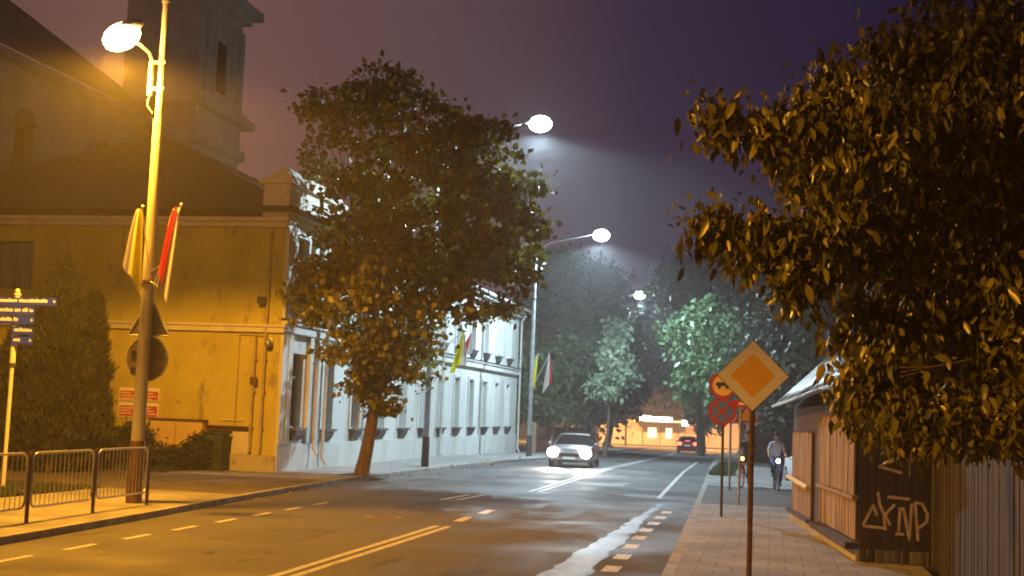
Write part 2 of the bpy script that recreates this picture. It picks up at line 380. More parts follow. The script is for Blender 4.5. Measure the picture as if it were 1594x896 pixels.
# dark patched squares and two manhole covers
for (a0, a1, b0, b1) in ((-8.9, -7.4, 19.5, 22.2), (-5.3, -4.1, 27.0, 31.5), (-10.6, -9.9, 33.0, 38.0), (-4.6, -3.6, 41, 46)):
    bb = MB().quad((a0, b0, .0035), (a1, b0 + .1, .0035), (a1 - .05, b1, .0035), (a0 + .04, b1 + .06, .0035)).build('road_patch', M['patch']); bb['kind'] = 'structure'
for (mx_, my_) in ((-7.6, 25.2), (-4.3, 36.5)):
    t = thing('manhole_cover', 'round iron manhole cover in the road ' + ('near the double line in orange light' if my_ < 30 else 'farther off in white light'), 'manhole cover', (mx_, my_, 0))
    b = MB(); b.prism([(mx_ + .36 * math.cos(k * math.pi / 14), my_ + .36 * math.sin(k * math.pi / 14), .006) for k in range(28)], (0, 0, .003)); b.build('frame_ring', M['kerb'], t)
    b = MB(); b.prism([(mx_ + .30 * math.cos(k * math.pi / 14), my_ + .30 * math.sin(k * math.pi / 14), .0095) for k in range(28)], (0, 0, .004)); b.build('lid', M['rust'], t)

def paint(name, segs, width, z=.004):
    """segs: list of polylines [(v,u),...]"""
    b = MB()
    for s_ in segs:
        for i in range(len(s_) - 1):
            (v0, u0), (v1, u1) = s_[i], s_[i + 1]
            b.quad((u0 - width / 2, v0, z + gz(v0)), (u0 + width / 2, v0, z + gz(v0)), (u1 + width / 2, v1, z + gz(v1)), (u1 - width / 2, v1, z + gz(v1)))
    o = b.build(name, M['line']); o['kind'] = 'structure'; return o
paint('road_marking', [[(6, -6.22), (24.0, -6.18)], [(6, -5.98), (24.0, -5.95)]], .12)
paint('road_marking', [[(36, -6.62), (55, -6.82), (76, -7.1), (110, -7.9)], [(36, -6.38), (55, -6.58), (76, -6.85), (110, -7.65)]], .12)
b = MB()
for v0 in (25.2, 27.4):
    b.quad((-6.18, v0, .004), (-5.98, v0, .004), (-6.02, v0 + 1.2, .004), (-6.22, v0 + 1.2, .004))
b.build('road_marking', M['line'])['kind'] = 'structure'
paint('road_marking', [[(13.6 + k * 1.72, -9.86), (14.5 + k * 1.72, -9.88)] for k in range(9)], .12)
b = MB()
for k in range(11):
    v0 = 13.4 + k * 1.69; uu = float(np.interp(v0, [13, 25], [-2.1, -2.36]))
    b.quad((uu - .12, v0, .0045), (uu + .12, v0, .0045), (uu + .12, v0 + .75, .0045), (uu - .12, v0 + .75, .0045))
b.build('road_marking', M['line'])['kind'] = 'structure'
paint('road_marking', [[(36, -3.0), (55, -3.55), (75, -4.1)]], .13)
paint('road_marking', [[(31, -7.9), (33.4, -7.75)], [(31.2, -7.55), (33.6, -7.4)]], .14)
b = MB(); b.tube([(-9.6, 32.3, .008), (-9.0, 32.6, .008), (-8.3, 32.2, .008)], .004, 4)

def grass(name, x0, x1, y0, y1, n, h, z, label):
    p = rng.random((n, 2)) * [x1 - x0, y1 - y0] + [x0, y0]
    a = rng.random(n) * 6.283; hh = h * (.5 + rng.random(n)); ww = .012 + .01 * rng.random(n)
    v = np.zeros((n, 3, 3)); zz = z
    v[:, 0] = np.c_[p[:, 0] - np.cos(a) * ww, p[:, 1] - np.sin(a) * ww, np.full(n, zz)]
    v[:, 1] = np.c_[p[:, 0] + np.cos(a) * ww, p[:, 1] + np.sin(a) * ww, np.full(n, zz)]
    v[:, 2] = np.c_[p[:, 0] + rng.normal(0, .4, n) * hh, p[:, 1] + rng.normal(0, .4, n) * hh, zz + hh]
    me = np_mesh(name, v.reshape(-1, 3), np.arange(3 * n).reshape(n, 3), M['grass'])
    o = bpy.data.objects.new(name, me); col.objects.link(o); tag(o, label, 'grass', kind='stuff')
def np_mesh(name, v, f, m):
    me = bpy.data.meshes.new(name); k = f.shape[1]
    me.vertices.add(len(v)); me.vertices.foreach_set('co', v.astype(np.float32).ravel())
    me.loops.add(f.size); me.loops.foreach_set('vertex_index', f.astype(np.int32).ravel())
    me.polygons.add(len(f)); me.polygons.foreach_set('loop_start', (np.arange(len(f)) * k).astype(np.int32))
    me.materials.append(m); me.update(calc_edges=True); me.validate(); return me
grass('grass', -24, -15.1, 22, 27.5, 26000, .09, .10, 'short dry lawn grass behind the metal barrier fence')
grass('grass', -30, -17.1, 34.7, 36.9, 12000, .11, .10, 'narrow grass strip at the foot of the yellow wall')
grass('grass', -2.3, -1.4, 50, 64, 5000, .16, .10, 'green grass verge on the right pavement beyond the no stopping sign')

# ------------------------------------------------------------------ haze
b = MB().box(-340, 300, -60, 330, -4, 60)
hz = b.build('haze', bpy.data.materials.new('haze')); hz['kind'] = 'stuff'; hz['label'] = 'thin night mist glowing around the street lamps'
hm = hz.data.materials[0]; hm.use_nodes = True; hm.node_tree.nodes.remove(hm.node_tree.nodes['Principled BSDF'])
pv = hm.node_tree.nodes.new('ShaderNodeVolumePrincipled'); pv.inputs['Density'].default_value = HAZE
pv.inputs['Color'].default_value = (.92, .92, .95, 1); pv.inputs['Anisotropy'].default_value = .35
hm.node_tree.links.new(pv.outputs[0], hm.node_tree.nodes['Material Output'].inputs['Volume'])
hm.cycles.homogeneous_volume = True

# ------------------------------------------------------------------ windows and the long house
def window(parent, axis, plane, a0, a1, z0, z1, depth, framem, sgn, mullion=1, transom=.68, sillm=None, bracket=True):
    """axis 'u': wall faces +u at u=plane, a = v ; axis 'v': wall faces -v at v=plane, a = u.  Frame set back by depth."""
    def bx(b, p0, p1, q0, q1, s0, s1):
        lo, hi = min(p0, p1), max(p0, p1)
        if axis == 'u': b.box(lo, hi, q0, q1, s0, s1)
        else: b.box(q0, q1, lo, hi, s0, s1)
    d0 = plane - sgn * depth; d1 = plane - sgn * (depth - .06); t = .06
    f = MB()
    bx(f, d0, d1, a0, a0 + t, z0, z1); bx(f, d0, d1, a1 - t, a1, z0, z1)
    bx(f, d0, d1, a0 + t, a1 - t, z0, z0 + t); bx(f, d0, d1, a0 + t, a1 - t, z1 - t, z1)
    zm = z0 + (z1 - z0) * transom
    bx(f, d0, d1, a0 + t, a1 - t, zm - .03, zm + .03)
    am = (a0 + a1) / 2
    bx(f, d0, d1 - sgn * .004, am - .035, am + .035, z0 + t, zm - .03); bx(f, d0, d1 - sgn * .004, am - .035, am + .035, zm + .03, z1 - t)
    fo = f.build('window', framem, parent)
    p = MB(); bx(p, d0 - sgn * .03, d0 + sgn * .01, a0 + .02, a1 - .02, z0 + .02, z1 - .02); p.build('pane', random.choice([M['glass'], M['glass'], M['curtain']]), fo)
    if sillm:
        s_ = MB(); o1 = plane + sgn * .24; o0 = plane - sgn * (depth - .07)
        bx(s_, o0, o1, a0 - .06, a1 + .06, z0 - .05, z0 + .005) if not bracket else None
        if bracket:
            c = [(o0, z0 - .05), (o1, z0 - .05), (o1, z0 + .005), (o0, z0 + .005)]
            bx(s_, plane + sgn * .003, o1, a0 - .06, a1 + .06, z0 - .07, z0 + .005)
            poly = [(plane + sgn * .003, z0 - .074), (plane + sgn * .21, z0 - .074), (plane + sgn * .17, z0 - .22), (plane + sgn * .05, z0 - .40), (plane + sgn * .003, z0 - .42)]
            pts = [((q, a0 + .12, z) if axis == 'u' else (a0 + .12, q, z)) for q, z in poly]
            s_.prism(pts, (0, a1 - a0 - .24, 0) if axis == 'u' else (a1 - a0 - .24, 0, 0))
        s_.build('sill', sillm, fo)
    return fo

def wall_open(b, axis, plane, a0, a1, z0, z1, ops, depth, sgn):
    """wall sheet with real openings and reveals"""
    A = sorted(set([a0, a1] + [x for o in ops for x in o[:2]])); Z = sorted(set([z0, z1] + [x for o in ops for x in o[2:4]]))
    def pt(p, a, z): return (p, a, z) if axis == 'u' else (a, p, z)
    for i in range(len(A) - 1):
        for j in range(len(Z) - 1):
            am, zm = (A[i] + A[i + 1]) / 2, (Z[j] + Z[j + 1]) / 2
            if any(o[0] < am < o[1] and o[2] < zm < o[3] for o in ops): continue
            b.quad(pt(plane, A[i], Z[j]), pt(plane, A[i + 1], Z[j]), pt(plane, A[i + 1], Z[j + 1]), pt(plane, A[i], Z[j + 1]))
    q = plane - sgn * depth
    for o in ops:
        b.quad(pt(plane, o[0], o[2]), pt(plane, o[0], o[3]), pt(q, o[0], o[3]), pt(q, o[0], o[2]))
        b.quad(pt(plane, o[1], o[2]), pt(plane, o[1], o[3]), pt(q, o[1], o[3]), pt(q, o[1], o[2]))
        b.quad(pt(plane, o[0], o[3]), pt(plane, o[1], o[3]), pt(q, o[1], o[3]), pt(q, o[0], o[3]))
        b.quad(pt(plane, o[0], o[2]), pt(plane, o[1], o[2]), pt(q, o[1], o[2]), pt(q, o[0], o[2]))

FU, SV = -14.8, 37.2
house = thing('long_house', 'two storey house with yellow plaster end wall and long pale street front', 'house', (FU, SV, 0))
wv = [41.2 + 3.05 * k for k in range(11)]
ops = [(38.35, 39.35, 1.45, 3.8), (38.35, 39.35, 5.35, 7.5)]
for v in wv: ops += [(v, v + 1.0, 1.4, 3.75), (v, v + 1.0, 5.25, 7.35)]
b = MB(); wall_open(b, 'u', FU, SV, 75, -.6, 8.0, ops, .34, 1)
b.quad((-15.15, SV + .1, -.6), (-15.15, 75, -.6), (-15.15, 75, 8), (-15.15, SV + .1, 8)); b.build('front_wall', M['white'], house)
b = MB(); wall_open(b, 'v', SV, -30, FU, 0, 7.8, [(-24.7, -23.35, 5.55, 7.1), (-29, -27.6, 5.55, 7.1)], .2, -1)
b.quad((-30, SV + .3, 0), (-15.2, SV + .3, 0), (-15.2, SV + .3, 7.8), (-30, SV + .3, 7.8)); b.build('end_wall', M['yellow'], house)['label'] = 'yellow plastered end wall'
b = MB(); b.quad((FU, 75, -.6), (-30, 75, -.6), (-30, 75, 8), (FU, 75, 8)); b.quad((-30, SV, 0), (-30, 75, -.6), (-30, 75, 8), (-30, SV, 8)); b.build('back_wall', M['yellow'], house)
for k, o in enumerate(ops):
    wo = window(house, 'u', FU, o[0], o[1], o[2], o[3], .26, M['frame'], 1, sillm=M['sill'])
    if k < 2: continue
    b = MB(); c0, c1 = FU + .003, FU + .06; y0, y1, y2, y3 = o[0] - .16, o[0] - .005, o[1] + .005, o[1] + .16; zt = o[3] + .16
    b.prism([(c0, y0, o[2] - .02), (c0, y1, o[2] - .02), (c0, y1, o[3] + .02), (c0, y2, o[3] + .02), (c0, y2, o[2] - .02), (c0, y3, o[2] - .02), (c0, y3, zt), (c0, y0, zt)], (c1 - c0, 0, 0))
    b.build('surround', M['white'], wo)
window(house, 'v', SV, -24.7, -23.35, 5.55, 7.1, .16, M['framebrown'], -1, transom=.99)
window(house, 'v', SV, -29, -27.6, 5.55, 7.1, .16, M['framebrown'], -1, transom=.99)
# mouldings around the front windows
for v0, v1 in ((37.22, 37.62), (37.72, 38.08), (39.62, 39.98), (40.2, 40.6)):
    for z0, z1 in ((.95, 4.38), (4.82, 7.7)): MB().box(FU + .003, FU + .12, v0, v1, z0, z1).build('pilaster', M['white'], house)
b = MB().box(FU + .003, FU + .16, SV - .0, 75.0, 4.4, 4.66); b.box(FU + .003, FU + .22, SV, 75.0, 4.663, 4.74); b.build('belt_course', M['white'], house)
b = MB().box(FU + .003, FU + .24, SV, 75.02, 4.742, 4.80); b.build('belt_flashing', M['darkmetal'], house)
b = MB().box(-30, FU + .16, SV - .14, SV - .003, 4.36, 4.52); b.box(-30, FU + .2, SV - .2, SV - .003, 4.522, 4.60); b.build('belt_course', M['pale'], house)
b = MB().box(FU + .003, FU + .10, SV, 75, -.6, .95); b.build('plinth', M['white'], house)
b = MB().box(-30, FU + .06, SV - .08, SV - .003, 0, .62); b.build('plinth', M['plinth'], house)
# cornices
b = MB().box(FU + .003, FU + .28, 42.3, 75.2, 7.8, 7.99); b.box(FU + .003, FU + .55, 42.3, 75.4, 7.992, 8.10); b.build('cornice', M['white'], house)
b = MB().box(-30.2, FU + .1, SV - .18, SV - .003, 7.62, 7.78); b.box(-30.2, FU + .2, SV - .34, SV + .3, 7.782, 7.90); b.build('cornice', M['pale'], house)
# roof
e, ev, z0 = FU + .6, SV - .45, 8.12
ridge = -22.4
b = MB(); A = (e, ev + .1, z0); B = (e, 75.5, z0); C_ = (-30.6, 75.5, z0); D = (-30.6, ev + .1, z0); E1 = (ridge, 43.5, 12.0); E2 = (ridge, 70, 12.0)
b.quad(A, B, E2, E1); b.quad(C_, D, E1, E2); b.add([D, A, E1], [(0, 1, 2)]); b.add([B, C_, E2], [(0, 1, 2)]); b.quad(A, D, C_, B)
roof = b.build('roof', M['roof'], house)
b = MB().box(-24.2, -23.3, 45, 46.2, 10.8, 12.6); b.box(-24.3, -23.2, 44.9, 46.3, 12.602, 12.75); b.build('chimney', M['church'], roof)
# eaves gutter along the street and its end
b = MB(); b.tube([(FU + .68, 42.4, 8.19), (FU + .68, 75.9, 8.19)], .09, 10); b.box(FU + .2, FU + .6, 75.42, 75.9, 8.12, 8.28); b.build('gutter', M['pipe'], house)
b = MB(); b.box(e - .02, e + .0, 42.4, 75.5, 8.12, 8.16); b.build('eaves_board', M['white'], house)
# attic over the first bay
b = MB(); b.box(-15.6, FU + .06, SV - .02, 42.2, 7.92, 9.0)
b.box(-15.72, FU + .2, SV - .14, 42.32, 9.002, 9.12)
b.prism([(-15.68, SV - .10, 9.122), (FU + .16, SV - .10, 9.122), (FU - .1, SV - .1, 9.52)], (0, 5.0, 0))
b.prism([(FU + .062, SV, 8.1), (FU + .062, 42.2, 8.1), (FU + .062, 42.2, 8.3), (FU + .062, 39.7, 8.9), (FU + .062, SV, 8.3)], (.12, 0, 0))
b.build('attic', M['pale'], house)
# downpipes
for v, zb in ((40.35 + .62, .25), (40.08, .6), (56.6, .1), (74.8, -.1)):
    b = MB(); b.tube([(FU + .55, v, 8.1), (FU + .2, v, 7.6), (FU + .2, v, zb + .2), (FU + .34, v, zb)], .06, 8)
    for z in (1.2, 3.4, 5.6): b.tube([(FU + .2, v, z), (FU + .2, v, z + .06)], .078, 8)
    b.build('downpipe', M['pipe'], house, True)
for u, z1 in ((-15.55, 4.3), (-15.22, 7.5)):
    b = MB(); b.tube([(u, SV - .12, z1), (u, SV - .12, .7)], .045, 8)
    for z in (1.4, 2.5, 3.5): b.box(u - .07, u + .07, SV - .16, SV - .004, z, z + .04)
    b.build('downpipe', M['pipey'], house, True)
b = MB(); b.tube([(-15.3, SV - .05, 4.25), (-16.1, SV - .05, 4.28)], .02, 6); b.tube([(-16.1, SV - .05, 4.28), (-16.1, SV - .05, 1.5)], .02, 6); b.build('cable', M['pipey'], house)
b = MB(); b.box(-15.62, -15.40, SV - .22, SV - .17, 2.75, 2.98); b.build('junction_box', M['rust'], house)
# ledge, recess and fittings low on the end wall
b = MB(); b.box(-17.05, -15.6, SV - .12, SV - .004, 1.42, 1.47); b.box(-17.0, -15.65, SV - .1, SV - .004, 1.32, 1.36); b.build('ledge', M['rust'], house)
b = MB(); b.box(-16.15, -15.62, SV - .06, SV - .004, .63, 1.3); b.build('repair_panel', M['pale'], house)
b = MB(); b.box(-16.6, -15.85, SV - .06, SV - .004, 1.62, 1.65); b.build('trim', M['pale'], house)
b = MB(); b.box(-18.75, -17.02, SV - .34, SV - .09, .62, 1.56); meter = b.build('meter_cabinet', M['boxyel'], None, bevel=.01)
tag(meter, 'wide yellow metal cabinet fixed low on the yellow end wall', 'cabinet')
c = MB().box(-18.85, -16.95, SV - .4, SV - .09, 1.563, 1.62); c.build('cabinet_roof', M['rust'], meter)
c = MB().box(-17.9, -17.885, SV - .345, SV - .34, .7, 1.5); c.box(-18.2, -18.1, SV - .36, SV - .34, 1.0, 1.04); c.build('door_seam', M['rust'], meter)
# plaques
for k, (u0, u1, z0_, z1_, nm) in enumerate([(-20.0, -19.36, 2.12, 2.52, 'upper left'), (-19.30, -18.66, 2.12, 2.52, 'upper right'), (-20.0, -19.36, 1.60, 2.06, 'lower left'), (-19.30, -18.66, 1.60, 2.06, 'lower right')]):
    t = thing('plaque', f'{nm} of four red and white notice plaques on the yellow wall', 'plaque', ((u0 + u1) / 2, SV, z0_), 'notice plaques on the yellow wall')
    MB().box(u0, u1, SV - .04, SV - .004, z0_, z1_).build('backing', M['swhite'], t)
    MB().box(u0 + .03, u1 - .03, SV - .046, SV - .041, z0_ + .03, z1_ - .1).build('panel', M['plaquer'], t)
    b = MB()
    for j in range(3):
        zz = z1_ - .16 - j * .085; l = (u1 - u0) * (.35 + .25 * ((k + j) % 3)) / 2; x = u0 + .08; e_ = (u0 + u1) / 2 + l
        while x < e_ - .04:
            ww = .03 + .05 * random.random(); b.box(x, min(x + ww, e_), SV - .051, SV - .047, zz - .03, zz + .01); x += ww + .02
    b.build('lettering', M['swhite'], t)
# wall lamp, camera
t = thing('security_camera', 'small round security camera on the corner of the yellow wall', 'camera', (-15.05, SV, 4.0))
b = MB().box(-15.1, -15.0, SV - .1, SV - .004, 4.05, 4.2); b.tube([(-15.05, SV - .08, 4.12), (-15.05, SV - .3, 4.1)], .025); b.build('bracket', M['swhite'], t)
b = MB().ell((-15.05, SV - .32, 4.02), (.11, .11, .13)); b.build('dome', M['galv'], t, True)
t = thing('wall_spotlight', 'dark little floodlight high on the corner of the yellow wall', 'floodlight', (-15.35, SV, 5.3))
b = MB().tube([(-15.35, SV - .005, 5.3), (-15.35, SV - .2, 5.35)], .02); b.build('bracket', M['darkmetal'], t)
b = MB().box(-15.48, -15.22, SV - .36, SV - .2, 5.22, 5.44); b.build('housing', M['darkmetal'], t, bevel=.02)

# ------------------------------------------------------------------ church behind
ch = thing('church', 'large pale church with square tower rising in the mist behind the house', 'church', (-36, 66, 0))
b = MB(); wall_open(b, 'u', -33, 30, 64, 0, 16.6, [(50.4, 51.9, 10.8, 14.2), (57.4, 58.9, 10.8, 14.2), (43.4, 44.9, 10.8, 14.2)], .5, 1)
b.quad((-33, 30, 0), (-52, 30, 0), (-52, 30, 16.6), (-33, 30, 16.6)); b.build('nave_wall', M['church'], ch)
b = MB(); b.box(-33.9, -33.5, 43, 60, 10.5, 15); b.build('window', M['glass'], ch)
for v in (43.4, 50.4, 57.4):
    b = MB(); n = 10
    b.prism([(-33.02, v - .1, 14.2)] + [(-33.02, v + .75 - .85 * math.cos(math.pi * k / n), 14.2 + .7 * math.sin(math.pi * k / n)) for k in range(n + 1)], (.08, 0, 0)); b.build('window_arch', M['roof'], ch)
b = MB(); b.box(-33, -32.4, 29.6, 64, 16.602, 16.95); b.build('cornice', M['church'], ch)
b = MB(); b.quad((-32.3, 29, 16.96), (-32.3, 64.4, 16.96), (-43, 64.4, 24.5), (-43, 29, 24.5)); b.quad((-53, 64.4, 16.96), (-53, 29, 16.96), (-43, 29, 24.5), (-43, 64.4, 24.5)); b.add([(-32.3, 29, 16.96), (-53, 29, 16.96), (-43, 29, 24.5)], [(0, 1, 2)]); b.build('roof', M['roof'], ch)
b = MB(); tu, t0, t1 = -31.2, 64.2, 70.2
b.box(tu - 4.5, tu, t0, t1, 0, 16.3); b.box(tu - 4.7, tu + .3, t0 - .3, t1 + .3, 16.302, 16.9); b.box(tu - 4.5, tu + .05, t0, t1 + .05, 16.902, 18.3)
b.box(tu - 5.1, tu + .65, t0 - .6, t1 + .7, 18.302, 18.75); b.box(tu - 4.8, tu + .35, t0 - .3, t1 + .4, 18.752, 19.1)
b.box(tu - 4.5, tu - .12, t0 + .1, t1 - .1, 19.102, 24.6)
for v in (t0, t0 + 1.0, t1 - 1.6, t1 - .6): b.box(tu - .118, tu + .08, v, v + .55, 19.102, 24.0)
b.box(tu - .115, tu + .03, t0 + 2.1, t0 + 2.3, 19.6, 23.2); b.box(tu - .115, tu + .03, t1 - 2.3, t1 - 2.1, 19.6, 23.2)
b.box(tu - 4.8, tu + .3, t0 - .2, t1 + .3, 24.602, 25.0); b.box(tu - 5.2, tu + .8, t0 - .6, t1 + .8, 25.002, 25.5)
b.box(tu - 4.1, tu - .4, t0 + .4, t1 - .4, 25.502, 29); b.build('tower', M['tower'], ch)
b = MB(); b.box(tu - .117, tu - .02, t0 + 2.4, t1 - 2.4, 19.8, 22.6); b.build('belfry_opening', M['roof'], ch)

# ------------------------------------------------------------------ trees
def leaves(name, cent, n_per, crad, size, m, parent=None, off=(0, 0, 0), droop=.3, kind=None, aspect=.5, eight=False, flat=1.0):
    """clusters of folded pointed leaves; cent (k,3)"""
    k = len(cent); N = k * n_per
    c = np.repeat(cent, n_per, 0) + rng.normal(0, 1, (N, 3)) * np.array([1, 1, flat]) * np.repeat(crad, n_per)[:, None] * .55
    d = rng.normal(0, 1, (N, 3)); d[:, 2] -= droop * 1.6; d /= np.linalg.norm(d, axis=1)[:, None]
    s = rng.normal(0, 1, (N, 3)); s -= (s * d).sum(1)[:, None] * d; s /= np.linalg.norm(s, axis=1)[:, None]
    nn = np.cross(d, s); L = size * (.45 + 1.0 * rng.random(N) ** 1.3)[:, None]; W = L * aspect
    if not eight:
        v = np.stack([c, c + d * L * .45 + s * W * .5 + nn * L * .08, c + d * L, c + d * L * .45 - s * W * .5 + nn * L * .08], 1)
        f = np.array([[0, 1, 2], [0, 2, 3]]); nv = 4
    else:
        g_ = np.zeros_like(d); g_[:, 2] = -1
        m1 = c + d * L * .35; m2 = c + d * L * .7 + g_ * L * .10; tip = c + d * L * .98 + g_ * L * .28
        v = np.stack([c, m1 + s * W * .5 + nn * L * .06, m1, m1 - s * W * .5 + nn * L * .06, m2 + s * W * .42 + nn * L * .05, m2, m2 - s * W * .42 + nn * L * .05, tip], 1)
        f = np.array([[0, 1, 2], [0, 2, 3], [1, 4, 5], [1, 5, 2], [2, 5, 6], [2, 6, 3], [4, 7, 5], [5, 7, 6]]); nv = 8
    v = v.reshape(-1, 3) - np.array(off)
    F = (f[None] + (np.arange(N) * nv)[:, None, None]).reshape(-1, 3)
    me = np_mesh(name, v, F, m); o = bpy.data.objects.new(name, me); col.objects.link(o)
    if parent is not None: o.parent = parent
    return o

def tree(name, label, cat, base, fork, blobs, r0, ncl, nper, size, m, group=None, cr=.3, droop=.3, aspect=.6, shell=.5, limbs=True, eight=False, barkm=None, lean=None, wp=2.3, flat=1.0):
    t = thing(name, label, cat, base, group); base = Vector(base); fork = Vector(fork); bm_ = barkm or M['bark']
    b = MB(); mid = base.lerp(fork, .5) + (Vector(lean) if lean else Vector((.06, 0, 0)))
    b.tube([base + Vector((0, 0, -.1)), base + Vector((0, 0, .12)), base.lerp(mid, .5), mid, fork], [r0 * 1.45, r0 * 1.12, r0 * .98, r0 * .9, r0 * .78], 12)
    b.build('trunk', bm_, t, True)
    if limbs:
        b = MB()
        for (x, y, z, r) in blobs:
            p = Vector((x, y, z)); d = (p - fork).length; q = fork.lerp(p, .5) + Vector((0, 0, .12 * d)) * (1 if p.z > fork.z else -.2)
            rr = r0 * min(.5, .18 + .05 * r)
            b.tube([fork - Vector((0, 0, .15)), fork.lerp(q, .5) + Vector((random.uniform(-.1, .1), random.uniform(-.1, .1), 0)), q, p], [rr * 1.3, rr, rr * .7, rr * .2], 6)
            for j in range(4):
                e_ = p + Vector([random.gauss(0, 1) for _ in range(3)]).normalized() * r * .8
                b.tube([q.lerp(p, .6), p.lerp(e_, .5), e_], [rr * .35, rr * .2, rr * .08], 4)
        b.build('limbs', bm_, t, True)
    B = np.array(blobs); wgt = B[:, 3] ** wp; idx = rng.choice(len(B), ncl, p=wgt / wgt.sum())
    d = rng.normal(0, 1, (ncl, 3)); d /= np.linalg.norm(d, axis=1)[:, None]
    rad = (shell + (1 - shell) * rng.random(ncl)) * np.where(rng.random(ncl) < .25, rng.random(ncl), 1)
    cent = B[idx, :3] + d * (B[idx, 3] * rad)[:, None] * np.array([1, 1, .9])
    crad = cr * (.5 + rng.random(ncl))
    leaves('crown', cent, nper, crad, size, m, t, tuple(base), droop, aspect=aspect, eight=eight, flat=flat)
    return t

BT = [(-12.47,38.00,3.63,1.12),(-11.56,38.50,2.89,1.04),(-13.3,37.00,5.70,1.1),(-11.86,36.50,5.11,1.43),(-10.51,38.00,5.47,1.58),(-14.75,38.50,6.15,0.55),(-10.79,36.00,6.60,1.76),(-8.93,38.00,6.49,1.68),(-7.95,39.00,7.02,0.86),(-9.56,37.00,8.11,1.99),(-12.4,38.00,8.1,1.6),(-8.13,38.50,8.96,1.04),(-11.12,38.00,9.88,2.23),(-13.1,38.50,10.40,1.45),(-14.3,39.00,11.9,0.75),(-12.22,38.50,12.06,1.13),(-8.7,38.00,10.1,1.15),(-14.5,39.50,10.1,0.6),(-10.33,38.00,10.69,1.12),(-11.09,37.50,3.65,0.92),(-7.78,38.00,7.88,0.84),(-13.0,39.00,7.0,1.2),(-11.78,38.00,2.65,0.45),(-11.94,39.50,4.54,1.35)]
tree('street_tree', 'tall leafy maple on the left pavement before the pale house front', 'tree', (-12.27, 38.14, .12), (-11.95, 38.2, 2.6), BT, .21, 700, 48, .215, M['leafA'], cr=.44, droop=.25, aspect=.75, shell=.88, lean=(.02, 0, 0), wp=2.0, flat=.5)
b = MB().box(-12.9, -11.6, 37.5, 38.8, .122, .135); b.build('tree_pit', M['soil'])['kind'] = 'structure'

BN = [(-0.35,8.00,4.06,0.16),(-0.03,8.00,4.02,0.20),(0.20,8.00,4.09,0.22),(-0.37,8.00,3.41,0.14),(-0.10,8.00,3.33,0.20),(0.14,8.00,3.13,0.24),(0.33,8.20,3.40,0.32),(0.78,8.50,4.63,0.25),(0.36,8.30,4.33,0.24),(0.55,8.00,4.01,0.43),(1.06,8.50,4.21,0.58),(1.25,8.50,4.75,0.46),(1.62,9.00,4.32,0.66),(0.67,8.60,3.51,0.46),(1.17,9.00,3.40,0.66),(1.62,9.00,3.23,0.66),(0.68,8.60,2.84,0.38),(1.25,9.00,2.66,0.49),(0.56,8.00,2.48,0.22),(0.93,8.00,2.32,0.20),(1.22,8.00,2.25,0.22),(1.56,8.50,2.48,0.38),(2.14,9.00,3.80,1.10),(2.13,9.00,2.80,0.82),(0.83,8.00,2.18,0.12),(0.89,9.50,2.49,0.47),(1.63,11.00,3.24,1.08),(1.27,11.00,4.15,1.08),(0.18,9.00,4.06,0.26)]
tree('overhanging_tree', 'dark leafy tree leaning over the wooden fence with drooping branches at right', 'tree', (3.0, 10.0, 0), (2.7, 9.8, 2.3), BN, .16, 3000, 15, .076, M['leafN'], cr=.12, droop=.8, aspect=.5, shell=.45, eight=True, lean=(.05, 0, 0), wp=1.45)

